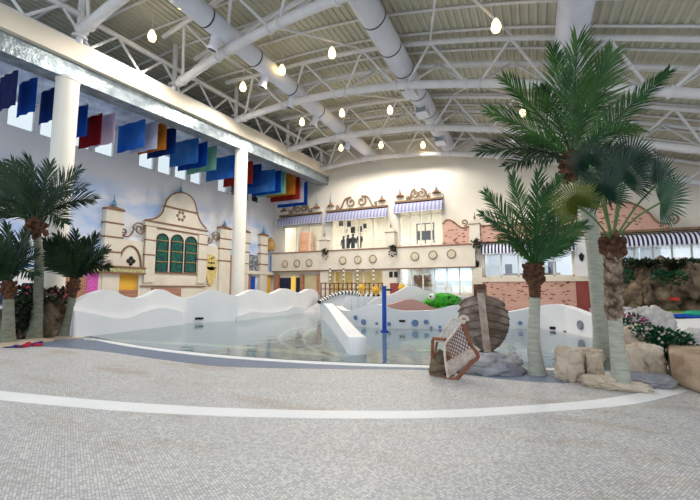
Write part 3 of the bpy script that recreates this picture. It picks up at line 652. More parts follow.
# gold relief niche right of the gable
rl = thing('gold_relief', 'gold relief of a round dial over a pointed shield in a niche', 'relief', (FX, ytrue(212), 0))
lbox('niche_wall', ytrue(205.5), ytrue(219.3), L_(212, 291)[1], L_(212, 246)[1], -.5, -.06, 'sandstone', rl)
lbox('niche_brick', ytrue(205.5), ytrue(219.3), 0, L_(212, 291)[1]+.0, -.5, -.02, 'brickY', rl)
c = V((FX+.02, ytrue(211), L_(211, 263)[1]))
MB().lathe(c, [(.62, -.05), (.62, .02), (.56, .08)], 24, 'X').build('dial', mat('pale_gold', (226, 206, 140), (206, 184, 110), 5, .5), rl, True)
sh = [(c.y-.5, c.z-.3), (c.y-.42, c.z-1.0), (c.y-.2, c.z-1.5), (c.y+.0, c.z-1.72), (c.y+.22, c.z-1.5), (c.y+.5, c.z-.9), (c.y+.56, c.z-.3)]
MB().prism([(FX-.02, a, b) for a, b in sh], (.12, 0, 0)).build('shield', bpy.data.materials['pale_gold'], rl)
mb = MB()
for dy, dz, s in ((0, 0, .12), (.25, .0, .08), (-.25, 0, .08), (0, .32, .09), (.05, -.3, .08), (.2, .4, .06)): mb.ico(c+V((.1, dy, dz)), (.05, s, s*.8), 1)
mb.build('dark_figures', 'dark', rl, True)
def spiral(c, r0, turns, flip, u, v, n=26, start=0.0):
    out = []
    for k in range(n+1):
        t = k/n; a = start + flip*turns*2*math.pi*t; r = r0*(1-.78*t); out.append(V(c) + V(u)*math.cos(a)*r + V(v)*math.sin(a)*r)
    return out
def scroll_side(label, px0, px1, yb):
    t0, t1 = ytrue(px0), ytrue(px1); z = L_((px0+px1)/2, yb)[1]; w = t1-t0
    t = thing('scroll_bracket', label, 'ornament', (FX, (t0+t1)/2, z), 'scroll ornaments on the palace front')
    s = [(FX, t0+w*k, z+h) for k, h in ((0, .0), (.15, -.05), (.3, -.02), (.42, .2), (.52, .5))]
    MB().tube(spline(s, 5) + spiral((FX, t0+w*.74, z+.5), .42, 1.6, -1, (0, 1, 0), (0, 0, 1), start=math.pi), .045, 6).build('scroll', 'scroll', t, True)
    MB().tube(spiral((FX, t0+w*.06, z+.22), .2, 1.2, 1, (0, 1, 0), (0, 0, 1), start=-1.5), .05, 6).build('scroll_curl', 'scroll', t, True)
scroll_side('iron scroll between the leftmost tower and the gable', 121, 144.5, 236.5)
scroll_side('scroll ornament between the gable and the slim tower', 206.5, 219.3, 243)
# wall pictures and dome
dm = thing('gold_dome', 'small golden onion dome peeping by the end wall corner', 'dome', pX(270.5, 250.5, -21.2))
MB().lathe(dm.location, [(.3, 0), (.42, .25), (.4, .55), (.25, .95), (.06, 1.2)], 14).build('dome', 'gold', dm, True)
P0, P1 = pX(249, 271, WX), pX(260, 256, WX)
mp_ = thing('mural_picture', 'dark painted town picture between the last two cream towers', 'picture', (WX, P0.y, P0.z))
MB().box((WX, P0.y, P0.z), (WX+.06, P1.y, P1.z)).build('picture_panel', mat('town_picture', (170, 178, 190), (52, 52, 56), 5, .8, detail=8), mp_)
# blue seaside mural at left behind the palms
sm = thing('seaside_mural', 'blue seaside mural with a white domed house behind the left palms', 'mural', (WX+.02, pX(24, 270, WX).y, 2))
a, b = pX(14, 292, WX), pX(50, 250, WX)
MB().box((WX, a.y, a.z-.8), (WX+.06, b.y, b.z-.8)).build('sky_board', mat('mural_blue', (40, 120, 200), (24, 92, 176), .8, .7), sm)
h = pX(30, 283, WX)
MB().prism([(WX+.06, h.y-.9, .9), (WX+.06, h.y-.9, h.z)] + [(WX+.06, h.y-.9*math.cos(t), h.z+.75*math.sin(t)) for t in [math.pi*k/10 for k in range(1, 10)]] + [(WX+.06, h.y+.9, h.z), (WX+.06, h.y+.9, .9)], (.05, 0, 0)).build('white_house', 'white', sm)
MB().box((WX+.1, h.y-.35, 1.0), (WX+.13, h.y+.1, h.z)).build('blue_door', 'darkblue', sm)
MB().box((WX+.06, h.y-2.2, .9), (WX+.1, h.y-.9, h.z-.5)).build('sea_wall', 'darkblue', sm)
# canopy strip and doors under the balcony corner
cz0, cz1 = 2.85, 3.12
cn = thing('canopy_strip', 'narrow cream canopy strip along the corner under the balcony', 'canopy', (-20.6, 24, cz0))
MB().box((WX+.01, ytrue(243), cz0), (-21.1, BY-.02, cz1)).build('canopy_board', 'sandstone', cn)
tag(lbox('brick_pier', ytrue(243.5), ytrue(252.5), 0, cz0-.01, -.5, -.1, 'brickY', None), 'red brick pier just right of the far column base', 'pier')
struct(lbox('door_1', ytrue(253), ytrue(257.5), 0, cz0-.2, -.59, -.45, 'blue', None))
tag(lbox('yellow_partition', ytrue(263), ytrue(273), 0, cz0-.01, -.59, -.45, 'yellow', None), 'yellow wall board under the canopy near the corner', 'board')
def bwall(name, px0, px1, z0, z1, d0, d1, m, py=280): return MB().box((Xb(px0, py), BY-d1, z0), (Xb(px1, py), BY-d0, z1)).build(name, m)
tag(bwall('brick_pier', 275.5, 280, 0, 2.85, 0, .25, 'brickZ'), 'brick pier at the corner left of the dark doors', 'pier')
tag(bwall('brick_pier', 301.5, 304.5, 0, 2.85, 0, .25, 'brickZ'), 'brick pier right of the dark doors', 'pier')
tag(bwall('brick_pier', 318, 322.5, 0, 2.85, 0, .25, 'brickZ'), 'brick pier left of the striped posts', 'pier')
struct(bwall('door_2', 280.5, 292, 0, 2.6, 0, .08, 'darkblue')); struct(bwall('door_3', 296.5, 301, 0, 2.6, 0, .08, 'darkblue'))
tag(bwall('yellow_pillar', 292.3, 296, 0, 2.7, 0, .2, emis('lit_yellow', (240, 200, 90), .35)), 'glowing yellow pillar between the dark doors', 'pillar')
tag(bwall('yellow_partition', 305, 317.5, 0, 2.8, 0, .08, 'lobby'), 'pale yellow wall board right of the dark doors', 'board')

# ------------------------------------------------------------------ end wall facade
bp = struct(MB().box((Xb(275.5, 260), BY-.6, 3.2), (Xb(476, 255), BY-.02, 4.76)).build('balcony_slab', 'sandstone')); bp.name = 'wall_balcony'
struct(MB().box((Xb(275.5, 250), BY-.68, 4.76), (Xb(476, 245), BY-.02, 4.84)).build('trim_20', 'trim')); struct(MB().box((Xb(275.5, 270), BY-.63, 3.14), (Xb(476, 262), BY-.02, 3.2)).build('trim_21', 'trim'))
meds = [(285.3, 264), (297.3, 263.4), (309.5, 263), (343, 260.6), (358, 259.8), (373, 259), (415, 256.4), (433, 255), (451.5, 254)]
for i, (px, py) in enumerate(meds):
    P = pY(px, py, BY-.6); t = thing('medallion', '%s round plaster medallion from the left on the balcony front' % ORD[i], 'medallion', P, 'round medallions along the balcony front')
    MB().lathe(P, [(.32, 0), (.32, -.05), (.26, -.07), (.1, -.07)], 20, 'Y').build('disc', mat('medallion_stone', (218, 208, 184), None, 5, .8) if i == 0 else bpy.data.materials['medallion_stone'], t, True)
    MB().tube([P+V((.3*math.cos(a), -.06, .3*math.sin(a))) for a in [2*math.pi*k/20 for k in range(20)]], .035, 6, closed=True).build('rim', 'scroll', t, True)
# bays: jambs, cornice, awning, crest, finials
def awning(name, label, x0, x1, z0, z1, out, m, group, yb=BY, n=8):
    t = thing(name, label, 'awning', ((x0+x1)/2, yb, z0), group); rows = []
    for k in range(n+1):
        a = math.pi/2*k/n; yy = yb-.03-out*math.sin(a); z = z0+.12 + (z1-z0-.12)*math.cos(a); rows.append([(x0, yy, z), (x1, yy, z)])
    rows.append([(x0, yb-.03-out, z0), (x1, yb-.03-out, z0)])
    mb = MB().grid(rows); mb.grid([[(a, b+.03, c-.02) for a, b, c in r] for r in rows])
    for s in (0, 1):
        side = [r[s] for r in rows] + [(rows[0][s][0], yb-.03, z0)]
        mb.add(side, [tuple(range(len(side)))])
    mb.build('canopy', m, t, False, fix=False)
    MB().tube([(x0, yb-.03-out, z0+.02), (x1, yb-.03-out, z0+.02)], .025, 6).build('front_rail', 'steel', t, True)
    return t
for i, (xa, xb_, yl, yr_, nm) in enumerate(((281, 322.5, 223.5, 218, 'left'), (327.5, 388.5, 220, 211.5, 'middle'), (396, 443.5, 212, 204, 'right'))):
    x0, x1 = Xb(xa, 225), Xb(xb_, 215); zl = (Zb(xa, yl+3)+Zb(xb_, yr_+3))/2-.1; zt = zl+.82
    awning('awning', 'grey-blue striped awning over the %s balcony window' % nm, x0, x1, zl-.05, zt, .6, 'awn1', 'striped awnings over the balcony windows')
    cr = thing('window_crest', 'bronze double scroll crest above the %s balcony window awning' % nm, 'crest', ((x0+x1)/2, BY-.12, zt+.05), 'scroll crests above the balcony windows')
    MB().box((x0, BY-.35, zt+.02), (x1, BY-.01, zt+.16)).build('cornice', 'scroll', cr)
    MB().box((x0, BY-.2, zt+.16), (x0+.9, BY-.01, zt+.5)).build('end_block', 'sandstone', cr); MB().box((x1-.9, BY-.2, zt+.16), (x1, BY-.01, zt+.5)).build('end_block', 'sandstone', cr)
    xm = (x0+x1)/2; w = (x1-x0)/2-1.0; hh = .72 + .14*(i == 1)
    for s in (-1, 1):
        pts = [V((xm+s*w, BY-.12, zt+.2)), V((xm+s*w*.8, BY-.12, zt+.3)), V((xm+s*w*.6, BY-.12, zt+.3+hh*.8)), V((xm+s*w*.33, BY-.12, zt+.3+hh))]
        pts = spline(pts, 5) + spiral((xm+s*w*.26, BY-.12, zt+.3+hh*.5), hh*.52, 1.3, -s, (1, 0, 0), (0, 0, 1), start=math.pi/2)
        MB().tube(pts, .055, 6).build('scroll', 'scroll', cr, True)
        MB().tube(spiral((xm+s*w*.98, BY-.12, zt+.42), .2, 1.2, s, (1, 0, 0), (0, 0, 1), start=-math.pi/2), .045, 6).build('scroll_curl', 'scroll', cr, True)
    for s, xx in (('left', x0+.45), ('right', x1-.45)):
        finial('roof_finial', (xx, BY-.3, zt+.5), .85, None, 'blue-spiked finial at the %s end above the %s awning' % (s, nm), 'finials above the balcony awnings')
# little niche turrets with hanging baskets and lanterns
def basket(px, py, nm, s=1):
    P = pY(px, py, BY-.85); t = thing('hanging_basket', 'leafy hanging flower basket %s' % nm, 'basket', P, 'flower baskets on the balcony front')
    MB().lathe(P+V((0, 0, -.1)), [(.05, -.15), (.18, -.05), (.22, .08)], 10).build('basket_bowl', 'fibre', t, True)
    mb = MB(); rnd = random.Random(int(px))
    for k in range(60):
        a = rnd.uniform(0, 6.28); r = rnd.uniform(0, .35); q = P + V((r*math.cos(a), r*math.sin(a)*.5, .22 - r*rnd.uniform(.2, 2.6))); mb.ico(q, rnd.uniform(.05, .09), 1, .3, k)
    mb.build('foliage', 'shrubdark', t, True)
    mb = MB()
    for k in range(14):
        a = rnd.uniform(0, 6.28); q = P + V((.28*math.cos(a), -.15+.1*math.sin(a), rnd.uniform(-.6, .2))); mb.ico(q, .05, 1)
    mb.build('blossoms', 'flower', t, True)
    MB().tube([P+V((0, 0, .05)), P+V((0, .2, .3)), P+V((0, .3, .3))], .02, 6).build('bracket', 'dark', t, True)
for px0, px1, ya, yb2, nm in ((322.8, 330, 237, 250, 'between the left and middle balcony windows'), (387.8, 397, 229, 247, 'between the middle and right balcony windows'), (470.7, 481, 221, 240, 'at the right end of the balcony')):
    x0, x1 = Xb(px0, 240), Xb(px1, 240); z0 = 4.84; zt = Zb((px0+px1)/2, ya+4)
    t = thing('niche_turret', 'small round-topped cream turret '+nm, 'turret', ((x0+x1)/2, BY-.3, z0), 'round-topped turrets on the balcony')
    r = (x1-x0)/2; prof = [(x0, z0), (x0, zt)] + [((x0+x1)/2-r*math.cos(a), zt+r*math.sin(a)*.9) for a in [math.pi*k/8 for k in range(1, 8)]] + [(x1, zt), (x1, z0)]
    MB().prism([(a, BY-.64, b) for a, b in prof], (0, .6, 0)).build('turret_body', 'sandstone', t)
    MB().box((x0-.04, BY-.68, zt-.04), (x1+.04, BY-.02, zt+.01)).build('trim_band', 'scroll', t)
    MB().lathe(((x0+x1)/2, BY-.36, zt+r*.9), [(.12, 0), (.05, .12), (.09, .2), (.03, .28), (.008, .6)], 8).build('finial', 'trim', t, True)
basket(325, 251.5, 'between the left and middle balcony windows'); basket(392.5, 248, 'between the middle and right balcony windows'); basket(476.5, 242, 'below the turret beside the pink brick')
def lantern(px, py, nm, Y=BY-.2):
    P = pY(px, py, Y); t = thing('wall_lantern', 'small black wall lantern '+nm, 'lantern', P, 'black wall lanterns')
    MB().lathe(P, [(.03, -.25), (.1, -.15), (.15, .1), (.17, .13), (.05, .25), (.02, .32)], 6).build('lantern_body', 'dark', t)
    MB().tube([P+V((0, 0, .05)), P+V((0, .2, .05))], .02, 6).build('bracket', 'dark', t)
lantern(325.5, 271.5, 'under the balcony left of the striped posts'); lantern(393, 268, 'on the cream pier above the black posters'); lantern(477, 264.5, 'on the cream pier left of the navy awning'); lantern(581.5, 257.5, 'on the white pier between the palm trunks', BY-.4)
# piers at ground floor
for px0, px1, nm in ((322.6, 330.5, 'left of the lobby opening'), (384.5, 398.5, 'between the lobby and the shop'), (473, 483, 'right of the shop windows')):
    tag(MB().box((Xb(px0, 275), BY-.45, 0), (Xb(px1, 275), BY-.02, 3.12)).build('pier', 'sandstone'), 'cream ground-floor pier '+nm, 'pier', 'cream piers under the balcony')
for k, px in enumerate((391, 396)):
    P = pY(px, 274.5, BY-.46); tag(MB().box((P.x-.14, P.y-.04, P.z-.22), (P.x+.14, P.y, P.z+.22)).build('poster', 'dark'), '%s small black notice on the cream pier' % ('left', 'right')[k], 'notice', 'black notices on the pier')
P = pY(394.5, 287, BY-.47); tag(MB().box((P.x-.35, P.y-.05, P.z-.55), (P.x+.35, P.y, P.z+.3)).build('red_plaque', 'redpanel'), 'dusty red plaque low on the cream pier', 'plaque')
# pink brick parapet with wavy top
def brick_wave(label, prof, zb0, d=.5, group=None):
    pts = [(Xb(px, py), Zb(px, py)) for px, py in prof]; sp = spline([V((a, 0, b)) for a, b in pts], 5)
    t = thing('brick_parapet', label, 'parapet', (pts[0][0], BY-.3, zb0), group)
    MB().prism([(sp[0].x, BY-d, zb0)] + [(p.x, BY-d, p.z) for p in sp] + [(sp[-1].x, BY-d, zb0)], (0, d-.02, 0)).build('brick_face', 'brickX', t)
    MB().tube([(p.x, BY-d-.01, p.z) for p in sp], .06, 6).build('coping', 'scroll', t, True)
    return t, sp
t, sp = brick_wave('pink brick parapet with a humped top beside the right balcony window', [(444, 225), (447, 221.5), (451, 221), (455, 223), (459, 226.5), (464, 228.8), (470.5, 227)], 4.84)
MB().tube(spiral((sp[-1].x-.35, BY-.51, sp[-1].z+.28), .24, 1.2, 1, (1, 0, 0), (0, 0, 1), start=-math.pi/2), .06, 6).build('scroll_curl', 'scroll', t, True)
brick_wave('long pink brick parapet running behind the middle palm', [(481, 227), (510, 225.5), (550, 224), (570, 222)], 4.92)
t, sp = brick_wave('pink brick parapet with a scrolled end behind the fan palm', [(588, 212), (610, 204), (630, 205), (645, 213), (652, 221), (658, 224.5), (668, 225)], 5.2)
MB().tube(spiral((sp[-1].x+.1, BY-.51, sp[-1].z+.32), .32, 1.3, 1, (1, 0, 0), (0, 0, 1), start=-math.pi/2), .07, 6).build('scroll_curl', 'scroll', t, True)
struct(MB().box((Xb(483, 245), BY-.12, 4.84), (15, BY-.01, 5.0)).build('trim_22', 'scroll'))
struct(MB().box((Xb(570, 235), BY-.5, 5.05), (15, BY-.01, 5.2)).build('trim_23', 'scroll'))
awning('awning', 'navy and white striped awning left of the middle palm crown', Xb(482, 250), Xb(574.5, 247), 4.02, 4.78, .7, 'awn2', 'navy striped awnings on the end wall')
awning('awning', 'long navy and white striped awning over the brown rock wall', Xb(596, 240), 14.5, 4.12, 4.95, .9, 'awn2', 'navy striped awnings on the end wall')
struct(MB().box((Xb(574.8, 265), BY-.35, 0), (Xb(593, 265), BY-.02, 5.0)).build('wall_pier', 'white'))
lg = struct(MB().box((Xb(473, 280), BY-.5, 2.1), (15, BY-.02, 2.42)).build('trim_24', 'ledge'))
tag(MB().box((Xb(473, 290), BY-.4, 0), (Xb(575.5, 290), BY-.03, 2.1)).build('brick_wall', 'brickX'), 'pink brick base wall with dark bricks behind the boat', 'brick wall')
tag(MB().box((Xb(575.8, 290), BY-.45, 0), (Xb(594, 290), BY-.03, 2.1)).build('painted_wall', 'redpanel'), 'dusty red panel beside the pink brick base wall', 'panel')
# interior bits: people, frames, TV rack, shop
def person(label, P, h, shirt, hair=True):
    s = h/1.7; t = thing('person', label, 'person', P, 'people behind the middle balcony window')
    me = bpy.data.meshes.new('body'); J = {'pel': (0, 0, .95, .15), 'wa': (0, 0, 1.1, .13), 'ch': (0, 0, 1.32, .16), 'nk': (0, 0, 1.46, .06), 'hd': (0, -.02, 1.58, .1), 'ht': (0, -.01, 1.68, .08),
         'sl': (-.19, 0, 1.38, .07), 'el': (-.24, .02, 1.1, .05), 'hl': (-.22, -.08, .86, .04), 'sr': (.19, 0, 1.38, .07), 'er': (.25, .02, 1.1, .05), 'hr': (.18, -.16, .96, .04),
         'kl': (-.1, -.02, .5, .075), 'al': (-.11, .02, .08, .05), 'fl': (-.12, -.13, .035, .04), 'kr': (.1, -.02, .5, .075), 'ar': (.11, .02, .08, .05), 'fr': (.12, -.13, .035, .04)}
    ks = list(J); E = [('pel', 'wa'), ('wa', 'ch'), ('ch', 'nk'), ('nk', 'hd'), ('hd', 'ht'), ('ch', 'sl'), ('sl', 'el'), ('el', 'hl'), ('ch', 'sr'), ('sr', 'er'), ('er', 'hr'), ('pel', 'kl'), ('kl', 'al'), ('al', 'fl'), ('pel', 'kr'), ('kr', 'ar'), ('ar', 'fr')]
    me.from_pydata([V(J[k][:3])*s+V(P) for k in ks], [(ks.index(a), ks.index(b)) for a, b in E], []); me.update()
    o = bpy.data.objects.new('body', me); C.objects.link(o); o.parent = t; o.matrix_parent_inverse = Matrix.Translation(-t.location)
    sk = o.modifiers.new('skin', 'SKIN'); me.materials.append(M[shirt])
    for i, k in enumerate(ks): me.skin_vertices[0].data[i].radius = (J[k][3]*s, J[k][3]*s)
    me.skin_vertices[0].data[0].use_root = True
    o.modifiers.new('sub', 'SUBSURF').render_levels = 1
    MB().ico(V(P)+V((0, .02, 1.66))*s, (.11*s, .12*s, .1*s), 2).build('hair', 'dark', t, True)
for px, h, nm in ((343.5, 1.7, 'leftmost of the group'), (348, 1.8, 'second from the left'), (353, 1.85, 'third from the left'), (359.5, 1.92, 'rightmost of the group')):
    P = pY(px, 250, 29.9); P.z = 4.45; person('person in dark clothes standing behind the middle balcony window, '+nm, P, h, 'dark')
for i, (px, py, s) in enumerate(((341, 223, .42), (349, 224, .36), (353, 230, .4), (360, 229, .36), (365, 226, .3), (346, 231, .26))):
    P = pY(px, py, 31); t = thing('hanging_picture', '%s dark square frame hanging in the middle balcony window' % ('leftmost small', 'large upper', 'central', 'large lower right', 'rightmost small', 'low tiny')[i], 'frame', P, 'dark frames hanging in the middle window')
    MB().box((P.x-s/2, 30.97, P.z-s*.7), (P.x+s/2, 31.03, P.z+s*.7)).build('picture_board', 'dark', t); MB().tube([P+V((0, 0, s*.7)), V((P.x, 31, 8.3))], .008, 5).build('cord', 'dark', t)
P0, P1 = pY(417, 240, 31.2), pY(433.5, 222.5, 31.2)
rk = thing('display_rack', 'black metal rack with dark boxes in the right balcony window', 'rack', ((P0.x+P1.x)/2, 31.2, 4.45)); z0, z1 = 4.45, P1.z
mb = MB()
for xx in (P0.x, (P0.x+P1.x)/2, P1.x): mb.box((xx-.04, 31.2, z0), (xx+.04, 31.28, z1))
for zz in (z1-.08, P0.z+.3): mb.box((P0.x, 31.2, zz), (P1.x, 31.28, zz+.08))
mb.build('rack_frame', 'dark', rk); MB().box((P0.x+.05, 31.29, P0.z), (P1.x-.05, 31.6, P0.z+.75)).build('dark_box', 'dark', rk)
for px0, px1, py0, py1, m, nm in ((300, 312, 240, 232, 'brickZ', 'brown framed opening in the left balcony window'), (288, 296, 244, 234, 'scroll', 'bronze fireplace surround in the left balcony window')):
    a, b = pY(px0, py0, 32.6), pY(px1, py1, 32.6); tag(MB().box((a.x, 32.6, 4.45), (b.x, 32.9, b.z)).build('wall_unit', m), nm, 'wall unit')
for px0, px1, z0, z1, m, Y, nm, nn in ((414, 430, 1.1, 2.75, 'fibre', 31.5, 'brown wooden shop partition behind the glass', 'partition'), (419, 429, 1.1, 2.2, 'scroll', 30.3, 'tan cabinet in front of the brown shop partition', 'cabinet'), (434, 452, 1.1, 2.0, 'white', 30.2, 'white shop counter in the lit shop', 'counter'),
                                   (434, 472, 2.3, 3.1, 'coolscreen', 32.4, 'pale blue lit display panel at the back of the shop', 'display')):
    tag(MB().box((Xb(px0, 280)*Y/BY, Y, z0), (Xb(px1, 280)*Y/BY, Y+.5, z1)).build(nn if nn != 'display' else 'lit_display', m), nm, nn)
for px0, px1, z0, z1, Y, m, nm, nn in ((486, 500, 1.9, 3.4, 30.2, 'white', 'white folding screen inside the hall window left of the middle palm', 'folding_screen'), (503, 560, 1.9, 2.75, 31, 'scroll', 'long brown counter inside the hall window behind the middle palm', 'hall_counter'),
        (505, 512, 1.9, 3.5, 32, 'darkblue', 'dark blue cabinet inside the hall window beside the white screen', 'hall_cabinet'), (548, 556, 1.9, 3.6, 31.8, 'darkblue', 'dark blue cabinet inside the hall window right of the middle palm', 'hall_cabinet'),
        (604, 640, 1.9, 4.3, 30.2, 'greywhite', 'pale curtain behind the long window above the rock wall', 'curtain'), (641, 662, 1.9, 4.25, 30.3, 'greywhite', 'second pale curtain, further right in the long window', 'curtain'), (672, 684, 1.9, 3.6, 31, 'brickX', 'pink cabinet inside the long window at the right', 'hall_cabinet')):
    tag(MB().box((Xb(px0, 265)*Y/BY, Y, z0), (Xb(px1, 265)*Y/BY, Y+.25, z1)).build(nn, m), nm, nn.split('_')[-1])
# raised walkway with dotted kerb, posts and rails
rd = struct(MB().box((-17.5, 25.6, 0), (-2.6, BY-.46, 1.1)).build('floor_walkway', 'concrete'))
a = [(-13.6, 21), (-11.2, 21), (-10.2, 25.6), (-13.9, 25.6)]
struct(MB().add([(-13.9, 22, .01), (-10.9, 22, .01), (-9.8, 25.6, 1.1), (-13.9, 25.6, 1.1), (-13.9, 25.6, .0), (-9.8, 25.6, 0)], [(0, 1, 2, 3), (0, 3, 4), (1, 5, 2)]).build('floor_ramp', 'concrete'))
kb = thing('kerb', 'curved kerb of dark and white studs beside the sloping channel', 'kerb', pc(322, 301, 25))
path = spline([pc(319.5, 302, 24), pc(326, 298.5, 24.6), (pc(334, 295, 25.3)), pc(345, 292.5, 26), pc(356, 293.5, 26), pc(364, 296, 25.3), pc(378, 296, 25.0)], 6)
mbw = MB(); mbd = MB()
for i, p in enumerate(path): (mbw if i % 2 else mbd).ico((p.x, p.y, p.z), (.17, .17, .13), 1)
mbw.build('white_studs', 'white', kb, True); mbd.build('dark_studs', 'dark', kb, True)
MB().grid([[V((p.x, p.y+.05, max(p.z-.9, 0))) for p in path], [V((p.x, p.y+.05, p.z-.05)) for p in path], [V((p.x, p.y+.35, p.z-.05)) for p in path], [V((p.x, p.y+.35, max(p.z-.9, 0))) for p in path]]).build('kerb_wall', 'greywhite', kb)
rl_ = thing('railing', 'brown post railing along the raised walkway under the balcony', 'railing', (-14, 25.9, 1.1))
for i in range(15):
    px = 321+i*4.4; P = pc(px, 290, 26.8); MB().box((P.x-.035, P.y-.035, 1.0), (P.x+.035, P.y+.035, 2.05)).build('post', 'woodred', rl_)
A = pc(321, 290, 26.8); B = pc(321+14*4.4, 290, 26.8)
for zz in (2.0, 1.6): MB().tube([(A.x, A.y, zz), (B.x, B.y, zz)], .035, 6).build('rail', 'woodred', rl_, True)
for i, px in enumerate((330, 343.5, 357.5, 373.5)):
    P = pc(px, 285, 27.6); t = thing('striped_post', '%s black and white dotted post from the left under the balcony' % ORD[i], 'post', (P.x, P.y, 1.1), 'dotted posts under the balcony')
    MB().tube([(P.x, P.y, 1.1), (P.x, P.y, 3.2)], .06, 8).build('shaft', 'white', t, True)
    mb = MB()
    for k in range(7): mb.tube([(P.x, P.y, 1.25+k*.29), (P.x, P.y, 1.34+k*.29)], .068, 8)
    mb.build('dark_bands', 'dark', t)
# ------------------------------------------------------------------ water toys
P = pZ(384.5, 332.5); t = thing('blue_pole', 'bright blue water spout pole standing in the pool', 'pole', (P.x, P.y, .02))
zt = (pc(384, 287, depth(P))).z
MB().tube([(P.x, P.y, 0), (P.x, P.y, zt)], .083, 14).build('shaft', 'blue', t, True)
MB().tube([(P.x, P.y, zt-.02), (P.x, P.y, zt+.04)], .095, 14).build('cap', 'blue', t, True); MB().tube([(P.x, P.y, .0), (P.x, P.y, .07)], .15, 14).build('base_flange', 'blue', t, True)
MB().tube([(P.x, P.y, zt-.1), (P.x+.3, P.y, zt-.1)], .04, 8).build('spout', 'darkblue', t, True)
for i, (px, py) in enumerate(((362, 287.5), (376, 290), (402, 287.5))):
    P = pc(px, py, 19.9); t = thing('water_flower', 'yellow flower-shaped spray toy %s' % ('left of the blue pole', 'close beside the blue pole', 'right of the blue pole by the wave crest')[i], 'spray toy', (P.x, P.y, 0), 'yellow flower spray toys')
    MB().tube([(P.x, P.y, 0), (P.x, P.y, P.z)], .05, 8).build('stem', 'yellow', t, True); mb = MB()
    for k in range(6): mb.ico(P+V((.12*math.cos(k*1.047), -.03, .12*math.sin(k*1.047))), (.1, .06, .1), 1)
    mb.ico(P+V((0, -.06, 0)), .12, 1); mb.build('petals', 'yellow', t, 'all')
# crocodile
zc = 17.6
cr = thing('crocodile_slide', 'bright green spotted crocodile figure behind the white wave wall', 'figure', pc(440, 309, zc))
A = [pc(421, 304.5, zc), pc(427, 303, zc), pc(433, 300.5, zc), pc(440, 300, zc), pc(449, 300.5, zc+.1), pc(458, 302, zc+.3), pc(463, 303, zc+.5)]
MB().tube(spline(A, 4), [r for r in [.06, .1, .15, .17, .19, .21, .23, .25, .28, .31, .32, .33, .34, .34, .34, .34, .33, .31, .29, .27, .24, .2, .16, .12, .08]], 14).build('body', 'croc', cr, 'all')
MB().tube(spline([pc(421, 307, zc), pc(427, 307.5, zc), pc(434, 306, zc), pc(440, 304, zc)], 4), [.05, .07, .09, .1, .11, .12, .13, .14, .15, .16, .16, .16, .16], 10).build('lower_jaw', 'croc', cr, 'all')
e = pc(432, 297, zc-.15); eo = MB().ico(e, .16, 2).build('eye', 'eye', cr, 'all'); MB().ico(e+V((-.03, -.13, .03)), .06, 1).build('pupil', 'dark', eo, 'all')
MB().ico(pc(433, 298, zc-.05), (.2, .18, .16), 2).build('eye_ridge', 'croc', cr, 'all')
for px, py in ((443, 307), (455, 308)): MB().tube([pc(px, 302, zc), pc(px-1, py, zc-.15), pc(px-3, py+2, zc-.3)], [.14, .12, .09], 8).build('leg', 'croc', cr, 'all')
mb = MB()
rnd = random.Random(3)
for k in range(26):
    q = pc(rnd.uniform(428, 461), rnd.uniform(296, 305), zc-.25); mb.ico(q, (.045, .06, .035), 1)
mb.build('spots', mat('dark_green_spot', (20, 80, 24)), cr, True)
P = pc(440, 309, zc); tag(MB().box((P.x-.9, P.y-.2, 0), (P.x+1.0, P.y+.35, P.z-.02)).build('plinth', 'concrete'), 'pale plinth under the green crocodile', 'plinth')
# ------------------------------------------------------------------ shipwreck bow and rock
SB = pZ(488, 354); zc = depth(SB) - .2
bd = V((SB.x, SB.y, 0)).normalized(); bs = V((bd.y, -bd.x, 0))
S0 = pc(487.5, 351, zc); S1 = pc(481, 296, zc+.15)
boat = thing('wooden_boat', 'weathered wooden boat bow standing upright on a grey rock', 'boat', S0)
hgt = S1.z - S0.z; hw = [(0, .02), (.05, .15), (.12, .28), (.25, .43), (.4, .54), (.55, .61), (.7, .64), (.85, .63), (1, .56)]
def hull(u, v, side):
    st = S0 + (S1-S0)*v; saw = (v*7) % 1
    w = interp(hw, v)*(1 + .035*(.5-saw))*math.sin(min(1, u)*math.pi/2)**.8
    return st + bs*side*w + bd*(1.15*(1-math.cos(u*math.pi/2))*(.55+.45*v)) + V((0, 0, -.3*u*(.45+.55*v)))
vs = []
for k in range(7):
    for f in (0.001, .5, .999): vs.append((k+f)/7)
for side, nm in ((-1, 'hull_planking'), (1, 'hull_planking')):
    rows = [[hull(u/12, v, side) for u in range(13)] for v in vs]; inn = [[p + bd*.06 - bs*side*.05 for p in r] for r in rows]
    mb = MB().grid(rows).grid(inn); mb.grid([rows[-1], inn[-1]]); mb.grid([[r[-1] for r in rows], [r[-1] for r in inn]])
    mb.build(nm, 'wood', boat, fix=False)
    MB().tube([hull(u/12, 1, side)+V((0, 0, .03)) for u in range(13)], .03, 6).build('rim_rail', 'wood', boat, True)
    sm_ = MB()
    for k in range(1, 7): sm_.tube([hull(u/12, k/7, side)+bs*side*.008-bd*.008 for u in range(13)], .006, 4)
    sm_.build('plank_seams', mat('dark_plank_seam', (74, 60, 52)), boat, True)
MB().prism([S0 - bs*.085 - bd*.16, S0 + bs*.085 - bd*.16, S0 + bs*.085 + bd*.1, S0 - bs*.085 + bd*.1], (S1-S0)*1.06).build('stem_post', 'woodpale', boat)
q = S1 - bd*.1 + V((0, 0, .02)); MB().prism([q - bs*.17, q + bs*.13, q + bs*.13 + bd*.34, q - bs*.17 + bd*.34], (0, 0, .27)).build('post_head', 'woodred', boat)
MB().prism([q - bs*.1 - bd*.03 + V((0,0,.0)), q + bs*.14 - bd*.03, q + bs*.14 + bd*.3, q - bs*.1+bd*.3], (0, 0, .14)).build('post_collar', 'wood', boat)
